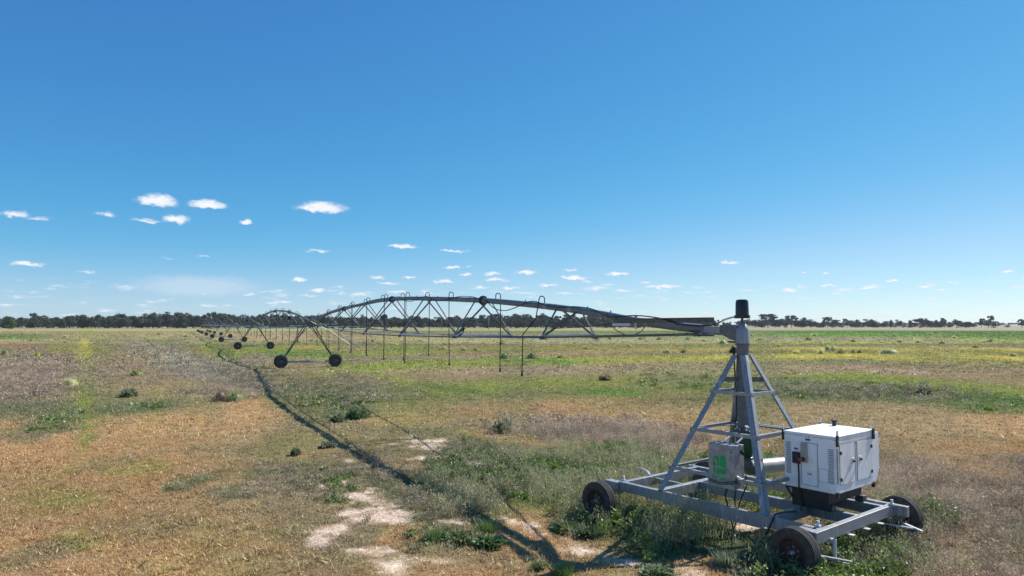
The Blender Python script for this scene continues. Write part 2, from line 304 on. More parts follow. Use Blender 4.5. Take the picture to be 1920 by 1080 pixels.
# soft blobs in photo pixels: (x, y, rx, ry, slope, colour, strength)
BLOBS = [
 (169,735,26,95,0,'YG',.4),(167,654,20,20,0,'Y',.6),(165,682,13,14,0,'YG',.5),(168,700,15,36,0,'YG',.6),(168,740,19,44,0,'YG',.45),(172,795,24,38,0,'YG',.5),(120,652,40,10,0,'YG',.5),(205,656,22,8,0,'YG',.5),(90,800,90,22,-.2,'gg',.8),(120,782,36,12,-.2,'G',.7),
 (165,622,14,8,0,'YG',.6),(30,632,70,5,0,'G',.7),(260,765,60,8,-.1,'DG',.7),(230,740,18,6,0,'gg',.7),(425,742,28,8,0,'G',.5),
 (400,700,130,22,.22,'silver',.95),(320,662,70,8,.25,'silver',.9),(470,705,60,25,.1,'gg',.6),(430,735,90,14,0,'pinkgrey',.8),(60,700,120,25,0,'pinkgrey',.5),
 (365,903,60,12,-.2,'DG',.55),(445,925,60,14,0,'gg',.6),(480,890,60,10,0,'G',.35),(260,875,60,16,0,'YG',.35),(90,930,80,18,0,'YG',.3),(60,1040,90,20,-.2,'gg',.45),(160,1010,60,16,0,'YG',.3),
 (560,905,90,30,.2,'grey',.6),(640,920,150,30,.2,'gg',.5),(600,985,110,40,0,'grey',.6),(640,950,120,60,0,'gtan',.4),(700,900,70,30,.3,'gg',.7),(640,830,100,25,.2,'gtan',.6),(620,735,150,30,.05,'gg',.75),(600,760,100,25,.1,'DG',.4),
 (820,940,140,50,.15,'gg',.9),(760,812,120,10,0,'gg',.5),(860,795,80,8,0,'grey',.5),(920,860,170,35,.05,'gg',.9),(1010,900,210,55,.05,'DG',.85),(1120,870,140,40,0,'G',.7),(1160,940,130,60,0,'DG',.9),(1260,1000,170,50,.1,'DG',.9),
 (1340,900,120,50,0,'DG',.85),(1120,815,190,28,.05,'pinkgrey',1.0),(980,808,90,18,0,'pinkgrey',.8),(1230,835,80,25,0,'pinkgrey',.8),(1500,880,80,60,0,'gg',.6),(1560,1050,170,60,0,'DG',.85),(1660,1000,120,60,0,'gg',.85),
 (1700,900,90,34,0,'pinkgrey',.85),(1800,960,150,70,.1,'pinkgrey',.95),(1840,1040,160,60,0,'pinkgrey',.9),(1950,960,140,90,0,'grey',.8),(1790,1010,70,40,0,'pink',.5),(1880,860,80,14,0,'grey',.4),
 (1440,725,130,14,.05,'DG',.5),(1640,735,150,12,.03,'gg',.7),(1730,742,40,10,0,'grey',.6),(1840,768,90,10,.05,'G',.5),(1160,738,80,6,.1,'GB',.6),(1010,676,90,5,.05,'GB',.6),(760,655,70,4,0,'GB',.5),(560,663,70,6,.03,'GB',.7),(590,650,60,4,0,'Y',.5),
 (640,684,60,6,.2,'YG',.6),(720,706,90,5,.25,'YG',.7),(870,733,80,5,.15,'G',.6),(430,672,14,5,.6,'DG',.6),(390,650,25,8,0,'YG',.8),(445,668,25,5,0,'YG',.7),(420,665,20,6,0,'G',.5),
 (760,790,90,14,0,'tan',.6),(950,770,140,18,0,'tanb',.7),(560,1060,160,30,0,'gtan',.6),(850,1040,140,25,0,'gtan',.8),(1300,880,60,12,0,'pinkgrey',.4)]
SAND = [(700,945,46,34,.35),(735,968,40,14,.2),(668,962,34,16,0),(597,913,26,7,-.2),(640,907,14,6,0),(612,993,36,9,-.1),(598,1013,26,10,-.1),(750,1066,40,22,.1),(845,983,28,6,.05),
 (967,984,40,8,.2),(1022,1003,52,12,.3),(1067,1020,46,12,.3),(805,836,54,9,0),(800,860,40,7,0),(653,865,18,5,.2),(895,870,24,6,0),(1195,1060,78,14,.1),(1255,1069,65,14,.1),
 (1403,988,30,12,0),(1380,968,60,12,.1),(1425,980,30,14,.1),(1330,955,50,8,.1),(680,1030,50,8,0),(820,1052,50,6,0)]
DRY = [(1725,962,60,24,0,1,.42),(1120,812,190,26,.05,1,.30),(980,808,100,18,0,.8,.24),(1230,835,90,28,0,.9,.28),(1830,960,170,80,.05,1,.34),(1690,900,110,40,.1,1,.34),(1840,1045,190,70,0,1,.30),(1980,960,160,110,0,1,.34),(60,705,170,40,0,.8,.18),(400,700,130,24,.22,.9,.20),(320,662,70,8,.25,.9,.20),
 (430,735,100,18,0,.8,.18),(240,700,130,25,0,.5,.15),(560,920,130,50,.1,.55,.10),(720,880,90,30,.2,.6,.14),(830,945,130,40,.15,.6,.16),(640,735,150,30,.05,.5,.2),(920,850,140,25,0,.5,.18),(1640,735,200,18,.03,.6,.25),(1530,885,80,50,0,.7,.3),(1630,1010,120,50,0,.6,.24),(900,1000,120,20,0,.3,.1)]
GRN = [(1705,978,55,20,0,1,.42),(1640,985,60,16,0,1,.36),(1110,962,60,16,0,1,.36),(1010,890,200,50,.05,1,.22),(1120,865,130,34,0,1,.26),(860,930,90,34,.1,.8,.16),(1170,945,130,60,0,1,.46),(1225,1005,125,48,.08,1,.44),(1340,895,130,45,0,1,.28),(1430,930,100,40,0,.7,.22),(1580,1060,180,50,0,1,.34),(1660,1000,110,60,0,1,.38),(1490,1035,70,26,.1,.8,.24),
 (900,860,100,24,0,.6,.16),(600,745,130,25,.05,.4,.15),(1440,725,160,16,.05,.55,.16),(1600,733,190,16,.03,.6,.2),(1300,715,120,14,0,.5,.2),(1100,990,80,24,.1,.7,.14),(650,930,120,40,.3,.3,.12),(370,903,55,10,-.2,.5,.1),(430,925,70,14,0,.3,.1),(110,790,90,18,-.2,.35,.1),(250,766,60,8,0,.5,.12),(860,1015,90,18,0,.6,.10),(1000,1070,120,14,0,.5,.12),(1850,768,90,9,.05,.5,.15)]

def to_px(X, Y):
    c, s = math.cos(PITCH), math.sin(PITCH); z = -CAMH
    f = np.maximum(Y*c+z*s, .5); u = -Y*s+z*c
    return 960+F*X/f, 540-F*u/f
def gauss(px, py, b):
    dx = px-b[0]; dy = py-b[1]-dx*b[4]
    return (dx/b[2])**2+(dy/b[3])**2
def blob(px, py, b, n=0):
    return np.clip(1.35-gauss(px, py, b)*.75+n*1.6, 0, 1)
def warp(X, Y):
    """world-space wobble so that no boundary is a clean line; its size grows with distance"""
    s = np.clip(Y/30, .5, 6)
    wx = fbm(X/(1.6*s), Y/(1.6*s), 11)*1.5*s+fbm(X/.5, Y/.5, 13, 3)*.5
    wy = fbm(X/(1.9*s), Y/(1.9*s), 12)*1.4*s+fbm(X/.5, Y/.5, 14, 3)*.5
    return X+wx, Y+wy*np.clip(Y/60, 1, 3)
def field(X, Y):
    X = np.asarray(X, float); Y = np.asarray(Y, float)
    Xw, Yw = warp(X, Y)
    px, py = to_px(Xw, np.maximum(Yw, 3)); py = np.maximum(py, 611); px = np.clip(px, -300, 2299)
    i = np.clip(np.searchsorted(COLX, px, 'right')-1, 0, len(COLX)-2)
    cx = np.array(COLX, float); t = ((px-cx[i])/(cx[i+1]-cx[i]))[:, None]
    rows = YTAB[i]*(1-t)+YTAB[i+1]*t; cols = CTAB[i]*(1-t[..., None])+CTAB[i+1]*t[..., None]
    k = np.clip((rows <= py[:, None]).sum(1)-1, 0, rows.shape[1]-2)
    r = np.arange(len(px)); y0 = rows[r, k]; y1 = rows[r, k+1]
    u = np.clip((py-y0)/np.maximum(y1-y0, .5), 0, 1); u = u*u*(3-2*u)
    col = cols[r, k]*(1-u)[:, None]+cols[r, k+1]*u[:, None]
    n1 = fbm(X/1.3, Y/1.3, 21); n2 = fbm(X/.45, Y/.45, 22)
    for b in BLOBS:
        a = (np.clip(1.3-gauss(px, py, b)*.8+n1*1.3+n2*.5, 0, 1)*b[6])[:, None]; col = col*(1-a)+PAL[b[5]]*a
    # scattered greener and yellower wisps all through the stubble
    sc = np.clip(Y/25, 1, 12); w = np.clip((fbm(X/(2.2*sc), Y/(2.8*sc), 31)-.07)*5, 0, 1)[:, None]*.26
    col = col*(1-w)+PAL['YG']*w
    w = np.clip((fbm(X/(1.5*sc), Y/(2.5*sc), 37)-.12)*5, 0, 1)[:, None]*.35; col = col*(1-w)+PAL['gg']*w
    w = np.clip((fbm(X/(1.1*sc), Y/(2.0*sc), 41)-.12)*5, 0, 1)[:, None]*.25; col = col*(1-w)+PAL['tanb']*w
    px0, py0 = to_px(X+(Xw-X)*.45, np.maximum(Y+(Yw-Y)*.45, 3))
    sand = np.zeros(len(px)); n4 = fbm(X/.13, Y/.13, 24, 3)
    for b in SAND: sand = np.maximum(sand, np.clip(1.0-gauss(px0, py0, b)*.7+n2*2.6+n1*1.0+n4*1.6, 0, 1))
    col = col*(1-sand[:, None])+PAL['sand']*sand[:, None]
    dry = np.zeros(len(px)); dh = np.full(len(px), .1); grn = np.zeros(len(px)); gh = np.full(len(px), .08)
    for b in DRY:
        w = np.clip(1.3-gauss(px, py, b)*.8+n1*1.2, 0, 1)*b[5]; dh = np.where(w > dry, b[6], dh); dry = np.maximum(dry, w)
    for b in GRN:
        w = np.clip(1.3-gauss(px, py, b)*.8+n1*1.6, 0, 1)*b[5]; gh = np.where(w > grn, b[6], gh); grn = np.maximum(grn, w)
    return col/255.0, sand, dry, dh, grn, gh
def lin(c):
    c = np.clip(c, 0, 1); return np.where(c <= .04045, c/12.92, ((c+.055)/1.055)**2.4)
GAIN = 1.27

def fast_mesh(name, verts, faces, cols, m, smooth=False):
    me = bpy.data.meshes.new(name); nv = len(verts); nf, k = faces.shape
    me.vertices.add(nv); me.vertices.foreach_set('co', np.ascontiguousarray(verts, np.float32).ravel())
    me.loops.add(nf*k); me.loops.foreach_set('vertex_index', faces.astype(np.int32).ravel())
    me.polygons.add(nf); me.polygons.foreach_set('loop_start', np.arange(0, nf*k, k, dtype=np.int32))
    if smooth: me.polygons.foreach_set('use_smooth', np.ones(nf, bool))
    at = me.color_attributes.new('growth', 'FLOAT_COLOR', 'POINT')
    at.data.foreach_set('color', np.concatenate([cols, np.ones((nv, 1))], 1).astype(np.float32).ravel())
    me.materials.append(m); me.update(calc_edges=True); me.validate()
    o = bpy.data.objects.new(name, me); C.objects.link(o); return o

# ground sheet ------------------------------------------------------
def ground_material():
    m, nt, b = new_mat('field_soil_and_stubble'); N, L = nt.nodes, nt.links
    at = N.new('ShaderNodeAttribute'); at.attribute_name = 'growth'
    geo = N.new('ShaderNodeNewGeometry')
    def nz(sc, det, ro=.65, vec=None):
        n = N.new('ShaderNodeTexNoise'); n.inputs['Scale'].default_value = sc; n.inputs['Detail'].default_value = det; n.inputs['Roughness'].default_value = ro
        L.new(vec or geo.outputs['Position'], n.inputs['Vector']); return n
    def mr(s, a, b_, c, d):
        n = N.new('ShaderNodeMapRange'); L.new(s, n.inputs[0])
        for i, v in enumerate((a, b_, c, d)): n.inputs[i+1].default_value = v
        return n.outputs[0]
    def mul(a, b_):
        n = N.new('ShaderNodeMath'); n.operation = 'MULTIPLY'; L.new(a, n.inputs[0]); L.new(b_, n.inputs[1]); return n.outputs[0]
    fine = nz(14, 8, .75); mid = nz(1.6, 7, .7); big = nz(.09, 8, .7)
    k = mul(mul(mr(fine.outputs['Fac'], .3, .7, .45, 1.52), mr(mid.outputs['Fac'], .3, .7, .72, 1.25)), mr(big.outputs['Fac'], .3, .7, .84, 1.15))
    v = N.new('ShaderNodeVectorMath'); v.operation = 'SCALE'; L.new(at.outputs['Color'], v.inputs[0]); L.new(k, v.inputs['Scale'])
    hue = N.new('ShaderNodeHueSaturation'); L.new(v.outputs[0], hue.inputs['Color']); hv = nz(.8, 6)
    L.new(mr(hv.outputs['Fac'], .3, .7, .492, .512), hue.inputs['Hue'])
    L.new(hue.outputs[0], b.inputs['Base Color']); b.inputs['Roughness'].default_value = 1; b.inputs['Specular IOR Level'].default_value = .08
    bp = N.new('ShaderNodeBump'); bp.inputs['Strength'].default_value = .9; bp.inputs['Distance'].default_value = .05
    L.new(fine.outputs['Fac'], bp.inputs['Height'])
    bp2 = N.new('ShaderNodeBump'); bp2.inputs['Strength'].default_value = .55; bp2.inputs['Distance'].default_value = .35
    L.new(mid.outputs['Fac'], bp2.inputs['Height']); L.new(bp.outputs[0], bp2.inputs['Normal']); L.new(bp2.outputs[0], b.inputs['Normal'])
    return m
M_GROUND = ground_material()
def ground():
    ys = [-60, -20, 0, 3, 5, 6.5]; y = 7.5
    while y < 4500: ys.append(y); y *= 1.0105 if y < 120 else 1.016
    ys.append(4500); ys = np.array(ys)
    ts = np.tan(np.linspace(-1.12, 1.12, 520))
    Yg, Tg = np.meshgrid(ys, ts, indexing='ij'); Xg = Tg*np.maximum(np.abs(Yg), 14)
    X, Y = Xg.ravel(), Yg.ravel()
    col = np.concatenate([field(a, b)[0] for a, b in zip(np.array_split(X, 12), np.array_split(np.maximum(Y, 6), 12))])
    sand = np.concatenate([field(a, b)[1] for a, b in zip(np.array_split(X, 12), np.array_split(np.maximum(Y, 6), 12))])
    thin = np.clip(1-Y/160, 0, 1)[:, None]*(1-sand)[:, None]; col = col*(1-.13*thin)
    Z = fbm(X/2.5, Y/2.5, 5)*.10*np.clip(1-Y/300, 0, 1)+fbm(X/.6, Y/.6, 6)*.04*np.clip(1-Y/60, 0, 1)
    Z[Y < 8] *= .3
    n, k = Yg.shape; i = np.arange(n-1)[:, None]*k+np.arange(k-1)[None]; i = i.ravel()
    fc = np.stack([i, i+1, i+k+1, i+k], 1)
    o = fast_mesh('ground', np.stack([X, Y, Z], 1), fc, lin(col)*GAIN, M_GROUND, True)
    tag(o, kind='structure')
ground()
def gz(X, Y):
    X = np.asarray(X, float); Y = np.asarray(Y, float)
    return fbm(X/2.5, Y/2.5, 5)*.10*np.clip(1-Y/300, 0, 1)+fbm(X/.6, Y/.6, 6)*.04*np.clip(1-Y/60, 0, 1)
def gz1(x, y): return float(gz(np.array([x]), np.array([y]))[0])

def leaf_material(name, trans=.35, sat=1.0):
    m = bpy.data.materials.new(name); m.use_nodes = True; nt = m.node_tree; N, L = nt.nodes, nt.links; N.clear()
    at = N.new('ShaderNodeAttribute'); at.attribute_name = 'growth'
    d = N.new('ShaderNodeBsdfDiffuse'); t = N.new('ShaderNodeBsdfTranslucent'); mx = N.new('ShaderNodeMixShader'); o = N.new('ShaderNodeOutputMaterial')
    g = N.new('ShaderNodeBsdfGlossy'); g.inputs['Roughness'].default_value = .45; m2 = N.new('ShaderNodeMixShader'); m2.inputs[0].default_value = .04
    L.new(at.outputs['Color'], d.inputs[0]); L.new(at.outputs['Color'], t.inputs[0]); mx.inputs[0].default_value = trans
    L.new(d.outputs[0], mx.inputs[1]); L.new(t.outputs[0], mx.inputs[2]); L.new(mx.outputs[0], m2.inputs[1]); L.new(g.outputs[0], m2.inputs[2]); L.new(m2.outputs[0], o.inputs[0])
    return m
M_BLADE = leaf_material('dry_blade', .35); M_LEAF = leaf_material('weed_leaf', .35)
RG = np.random.default_rng(5)

def clumps(X, Y, Z, H, W, col, blades, spread, lean, jitter=.25, leafy=0.0, hue=None):
    """one triangle per blade, every blade its own random lean: returns verts (n,3), cols"""
    n = len(X); m = n*blades
    ix = np.repeat(np.arange(n), blades)
    a = RG.uniform(0, 2*np.pi, m); r = np.sqrt(RG.uniform(0, 1, m))*spread[ix]
    bx = X[ix]+np.cos(a)*r; by = Y[ix]+np.sin(a)*r
    h = H[ix]*RG.uniform(.45, 1.15, m); w = W[ix]*RG.uniform(.6, 1.4, m)
    la = RG.uniform(0, 2*np.pi, m); ln = np.tan(RG.uniform(.1, 1, m)*lean)*h
    ln = np.minimum(ln, h*np.where(leafy > 0, 1.1, 2.2))
    base = Z[ix]-.01
    if leafy > 0: base = base+RG.uniform(0, 1, m)*H[ix]*leafy; h = h*(1-leafy)
    dx, dy = np.cos(la), np.sin(la)
    tw = RG.uniform(0, 2*np.pi, m); wx, wy = np.cos(tw)*w/2, np.sin(tw)*w/2
    v = np.empty((m, 3, 3))
    v[:, 0] = np.stack([bx-wx, by-wy, base], 1); v[:, 1] = np.stack([bx+wx, by+wy, base+w*RG.uniform(-.3, .3, m)], 1)
    v[:, 2] = np.stack([bx+dx*ln, by+dy*ln, base+h], 1)
    c = col[ix]*RG.uniform(1-jitter, 1+jitter, m)[:, None]
    if hue is not None: c = c*(1+RG.normal(0, hue, (m, 3)))
    return v.reshape(-1, 3), np.repeat(np.clip(c, .005, 1), 3, 0)
def leaves(X, Y, Z, H, Rr, col, n, L_, W_, low, up=.4):
    """n small leaves in the dome-shaped canopy of every plant, each turned its own way"""
    k = len(X); m = k*n; ix = np.repeat(np.arange(k), n)
    a = RG.uniform(0, 2*np.pi, m); q = RG.uniform(0, 1, m)**.6; t = RG.uniform(low, 1, m)
    r = Rr[ix]*q*(1.15-.5*t)
    p = np.stack([X[ix]+np.cos(a)*r, Y[ix]+np.sin(a)*r, Z[ix]+H[ix]*t*(1-.35*q*q)], 1)
    d = RG.normal(0, 1, (m, 3)); d[:, 2] = np.abs(d[:, 2])*up+up; d /= np.linalg.norm(d, axis=1)[:, None]
    sd_ = np.cross(d, RG.normal(0, 1, (m, 3))); sd_ /= np.linalg.norm(sd_, axis=1)[:, None]+1e-6
    l_ = (L_*RG.uniform(.5, 1.4, m))[:, None]; w = (W_*RG.uniform(.6, 1.4, m))[:, None]
    v = np.stack([p-sd_*w/2, p+sd_*w/2, p+d*l_], 1)
    c = col[ix]*RG.uniform(.6, 1.4, m)[:, None]*(1+RG.normal(0, .06, (m, 3)))
    return v.reshape(-1, 3), np.repeat(np.clip(c, .005, 1), 3, 0)
def wedge(n, y0, y1, spread=.86, p=2.0):
    """random ground points between two distances, even over the ground"""
    u = RG.uniform(0, 1, n); Y = np.sqrt(y0**2+(y1**2-y0**2)*u); X = RG.uniform(-spread, spread, n)*Y; return X, Y
def emit(name, parts, m, label_kind='stuff'):
    v = np.concatenate([p[0] for p in parts]); c = np.concatenate([p[1] for p in parts])
    f = np.arange(len(v)).reshape(-1, 3); o = fast_mesh(name, v, f, c, m); tag(o, kind='stuff'); return o
def ok(v): return v

def grow():
    st = []; dr = []; gr = []
    # low dead stubble and creeping cover
    for (n, y0, y1, bl, hs, ws, sp) in ((52000, 8.6, 22, 9, .055, .020, .07), (52000, 22, 50, 6, .075, .04, .13), (46000, 50, 130, 5, .11, .11, .35), (26000, 130, 380, 4, .16, .35, 1.0)):
        X, Y = wedge(n, y0, y1); col, sand, dry, dh, grn, gh = field(X, Y)
        keep = RG.uniform(0, 1, n) > sand*.93
        X, Y, col = X[keep], Y[keep], col[keep]; n = len(X)
        c = lin(col)*GAIN*(1.32 if y1 < 60 else 1.12)
        y = RG.uniform(0, 1, n) < .06; c[y] = c[y]*.5+lin(PAL['Y']/255)*.6
        y = RG.uniform(0, 1, n) < .08; c[y] = c[y]*.45
        H = hs*RG.uniform(.4, 1.3, n)*(1+1.2*np.clip(fbm(X/1.5, Y/1.5, 77), 0, 1))*(1+1.6*np.clip(fbm(X/.35, Y/.35, 78), -.4, 1)); 
        st.append(clumps(X, Y, gz(X, Y), H, np.full(n, ws), c, bl, np.full(n, sp), 1.15, .42, hue=.06))
    # crumbs, clods and dead bits lying on the bare soil
    for (n, y0, y1, hs, ws) in ((60000, 8.8, 16, .012, .022), (50000, 16, 34, .02, .04)):
        X, Y = wedge(n, y0, y1); col, sand, dry, dh, grn, gh = field(X, Y); k_ = (sand > .25)&(fbm(X/.3, Y/.3, 61)+RG.normal(0, .1, n) > .02)
        X, Y = X[k_], Y[k_]; n = len(X); c = np.where((RG.uniform(0, 1, n) < .55)[:, None], lin(np.array((112, 96, 80))/255), lin(np.array((176, 154, 134))/255))
        st.append(clumps(X, Y, gz(X, Y), np.full(n, hs), np.full(n, ws), c, 3, np.full(n, ws), 1.2, .4, hue=.05))
    emit('stubble', st, M_BLADE)
    # taller dry weeds, feathery heads on thin stems
    for (n, y0, y1, nl, L_, W_, sp, hk) in ((30000, 9, 24, 44, .042, .013, .15, 1), (30000, 24, 60, 22, .10, .035, .30, 1), (14000, 60, 150, 12, .28, .12, .8, 1.1)):
        X, Y = wedge(n, y0, y1, 1.0); col, sand, dry, dh, grn, gh = field(X, Y)
        keep = (RG.uniform(0, 1, n) < dry*.9-.15)&(sand < .4)
        X, Y, col, dh = X[keep], Y[keep], col[keep], dh[keep]; n = len(X)
        pk = fbm(X/.8, Y/.8, 57)+RG.normal(0, .1, n)
        c = (lin(col)*.35+np.where((pk > .0)[:, None], lin(np.array((186, 168, 146))/255), lin(np.array((132, 120, 106))/255))*.65)*1.2
        H = dh*RG.uniform(.6, 1.25, n)*hk*(1+fbm(X/.9, Y/.9, 91)*1.3)
        dr.append(leaves(X, Y, gz(X, Y), H, np.full(n, sp)*RG.uniform(.7, 1.3, n), c, nl, L_, W_, .25, up=.5))
        dr.append(clumps(X, Y, gz(X, Y), H, np.full(n, W_*.55), c*.9, 4, np.full(n, sp*.6), .45, .3, hue=.05))
    emit('dry_weeds', dr, M_BLADE)
    for (n, y0, y1, nl, L_, W_, sp, hk) in ((34000, 9, 24, 42, .055, .022, .15, 1), (26000, 24, 60, 22, .12, .05, .30, 1), (12000, 60, 150, 12, .32, .15, .8, 1)):
        X, Y = wedge(n, y0, y1, 1.0); col, sand, dry, dh, grn, gh = field(X, Y)
        keep = (RG.uniform(0, 1, n) < grn*.9-.12)&(sand < .45)
        X, Y, col, gh = X[keep], Y[keep], col[keep], gh[keep]; n = len(X)
        pick = fbm(X/.9, Y/.9, 55)*1.5+RG.normal(0, .10, n)
        leafy_ = pick > .19; pale = pick < .02
        base = np.where(leafy_[:, None], lin(np.array((104, 126, 60))/255), np.where(pale[:, None], lin(np.array((160, 157, 120))/255), lin(np.array((108, 114, 82))/255)))
        c = (base*.85+lin(col)*.15)*1.3
        H = gh*RG.uniform(.55, 1.2, n)*hk*(1+fbm(X/.8, Y/.8, 92)*1.4)*np.where(pale, 1.35, np.where(leafy_, .75, .9))
        for msk, lf, wf, up in ((leafy_, 1.25, 1.9, .3), (pale, 1.0, .55, .9), (~leafy_&~pale, .9, 1.0, .5)):
            if msk.sum() == 0: continue
            gr.append(leaves(X[msk], Y[msk], gz(X[msk], Y[msk]), H[msk], np.full(msk.sum(), sp)*RG.uniform(.7, 1.3, msk.sum()), c[msk], nl, L_*lf, W_*wf, .15, up=up))
        gr.append(clumps(X, Y, gz(X, Y), H, np.full(n, W_*.5), c*.9, 4, np.full(n, sp*.6), .4, .3, hue=.07))
    emit('green_weeds', gr, M_LEAF)
grow()

# single tussocks, bushes and leafy weeds ---------------------------
def plant(name, x, y, w, h, col, kind, label, cat, group=None, n=None):
    """a tussock of arching blades (kind 0), a leafy bush (1), a flat rosette (2) or a round cushion of twigs (3)"""
    near = max(1.0, y/22.0)
    n = n or int(min(900, max(60, 700/near)))
    z = gz1(x, y); rr = w/2; c0 = lin(np.array(col)/255.0)*1.35
    if kind == 0:
        v, c = clumps(np.zeros(1), np.zeros(1), np.zeros(1), np.array([h]), np.array([.012*near*1.3]), c0[None], n//2, np.array([rr*.8]), .8, .4, hue=.08)
    else:
        m = n; a = RG.uniform(0, 2*np.pi, m); u = RG.uniform(0, 1, m)**.5; e = np.arcsin(RG.uniform(0, 1, m))
        rad = RG.uniform(.55, 1.05, m)*(1+.18*np.sin(a*3+x))
        hx = np.cos(a)*np.cos(e)*rr*rad; hy = np.sin(a)*np.cos(e)*rr*rad; hz = np.sin(e)*h*rad*(.9 if kind != 2 else .35)
        s = .045*near*(1.6 if kind == 2 else (.75 if kind == 3 else 1))*RG.uniform(.6, 1.5, m); s = np.minimum(s, w*.25)
        v = np.empty((m, 3, 3)); p = np.stack([hx, hy, hz], 1)
        out = np.stack([hx, hy, hz*(1.2 if kind == 3 else .6)+.05], 1); out /= np.linalg.norm(out, axis=1)[:, None]+1e-6
        side = np.cross(out, RG.normal(0, 1, (m, 3))); side /= np.linalg.norm(side, axis=1)[:, None]+1e-6
        ww = (s*(.28 if kind == 3 else .6))[:, None]
        v[:, 0] = p-side*ww; v[:, 1] = p+side*ww; v[:, 2] = p+out*(s*1.6)[:, None]+RG.normal(0, .25, (m, 3))*s[:, None]
        v[:, :, 2] = np.maximum(v[:, :, 2], .002)
        c = np.repeat(np.clip(c0*RG.uniform(.65, 1.35, m)[:, None]*(1+RG.normal(0, .06, (m, 3))), .004, 1), 3, 0); v = v.reshape(-1, 3)
    fa = np.arange(len(v)).reshape(-1, 3)
    if kind != 2 or True:                      # the tangled heart of the plant
        th = np.linspace(0, 2*np.pi, 10)[:-1]; ring = []; hh = h*(.3 if kind in (0, 2) else .72)
        for e_, q_ in ((0, 1), (.5, .86), (1.0, .5)): ring.append(np.stack([np.cos(th)*rr*.66*q_*(1+.15*np.sin(th*3+x)), np.sin(th)*rr*.66*q_, np.full(9, hh*math.sin(e_*1.2)-.02)], 1))
        kv = np.concatenate(ring+[np.array([[0, 0, hh]])]); kf = []
        for j in range(2):
            for i in range(9): a_, b_ = j*9+i, j*9+(i+1) % 9; kf += [(a_, b_, b_+9), (a_, b_+9, a_+9)]
        for i in range(9): kf.append((18+i, 18+(i+1) % 9, 27))
        fa = np.concatenate([fa, np.array(kf)+len(v)]); v = np.concatenate([v, kv]); c = np.concatenate([c, np.tile(c0*.8, (len(kv), 1))])
    o = fast_mesh(name, v, fa, c, M_LEAF); o.location = (x, y, z)
    return tag(o, label, cat, group)
PALEC, OLIVEC, DARKC, GREYC, BROWNC = (182,178,126), (120,124,72), (62,84,48), (112,120,92), (138,120,92)
NAMED = [ # px, py of the foot, width px, height px, colour, kind, label, name, category
 (132,724,38,20,PALEC,3,'large pale green tussock beside the yellow streak on the left','tussock'),
 (257,705,34,15,(136,138,82),3,'round olive tussock with a dark shaded side in the grey brown stubble on the left','tussock'),
 (414,752,30,24,BROWNC,3,'dry brown bush touching a pale green tussock left of the long shadow','bush'),
 (442,752,38,22,(138,146,92),3,'pale green tussock touching a dry brown bush left of the long shadow','tussock'),
 (70,668,18,8,(158,158,84),3,'small yellowish tussock left of the yellow streak','tussock'),
 (10,665,20,12,(150,152,100),3,'pale tussock at the far left edge of the field','tussock'),
 (240,744,26,14,GREYC,1,'low grey green weed between the yellow streak and the pale tussocks','weed'),
 (669,785,38,20,(88,106,68),1,'dense dark green leafy bush right of the long shadow','bush'),
 (632,792,22,12,GREYC,1,'small grey weed just left of the dark green leafy bush','weed'),
 (553,853,13,10,(104,112,82),1,'small upright dark weed between the tan stubble and the long shadow','weed'),
 (615,838,26,9,(124,126,100),1,'grey feathery weed standing just left of the long shadow','weed'),
 (997,672,22,15,(132,140,92),3,'larger of the two grey green tussocks under the nearest span','tussock'),
 (946,672,20,13,(140,146,98),3,'smaller of the two grey green tussocks under the nearest span','tussock'),
 (941,812,34,22,(122,126,100),1,'bushy grey green weed at the edge of the tall pale dry grass','weed'),
 (1733,741,30,16,(122,122,98),1,'dark grey bush in the green strip right of the generator','bush'),
 (1667,663,50,11,PALEC,3,'long low pale tussock clump in the yellow strip on the right','tussock'),
 (1355,645,24,10,PALEC,3,'pair of merged pale tussocks just left of the pivot column','tussock'),
 (1516,638,15,8,(150,158,90),3,'yellow green tussock at the near edge of the bright green strip','tussock'),
 (1563,657,13,9,PALEC,3,'pale tussock behind a row of four smaller ones in the yellow strip','tussock'),
 (1135,713,20,8,BROWNC,1,'brown twiggy bush beyond the tan stubble under the truss','bush'),
 (1375,662,12,10,(70,84,52),1,'dark tussock directly behind the pivot column','tussock'),
 (817,1012,46,24,(84,108,58),0,'large dark green grass tuft beside the bare sandy patch','grass tuft'),
 (910,1002,42,26,(92,114,62),0,'upright green grass tuft right of the sandy patch','grass tuft'),
 (862,1016,46,11,(86,104,62),2,'flat leafy weed between the two dark green grass tufts','weed'),
 (915,1024,50,12,(84,106,66),2,'broad leaved weed in front of the upright green grass tuft','weed'),
 (1062,994,46,13,(74,96,58),2,'dark broad leaved rosette behind the sandy wheel track','weed'),
 (1100,1004,34,18,(84,100,72),2,'small rosette at the right end of the sandy wheel track','weed'),
 (1055,1078,44,22,(98,122,60),0,'bright green grass tuft at the bottom edge of the picture','grass tuft'),
 (1010,1068,28,18,(90,110,58),0,'green grass tuft beside the shadow of the pivot head','grass tuft'),
 (1360,1064,22,34,(128,140,112),0,'tall pale green weed stems in front of the near wheel','weed'),
 (1520,1070,60,26,(98,124,66),1,'leafy green weed growing against the near wheel','weed'),
 (1230,1078,40,12,(112,126,92),2,'low leafy weed on the sand in front of the frame','weed'),
 (1600,870,60,20,(150,158,110),1,'bright pale leafy weed behind the generator','weed'),
]
for (px, py, wp, hp, col, k, lab, nm) in NAMED:
    x, y = gnd(px, py); s = y/F
    plant(nm if nm != 'grass tuft' else 'grass_tuft', x, y, wp*s, hp*s, col, k, lab, nm)
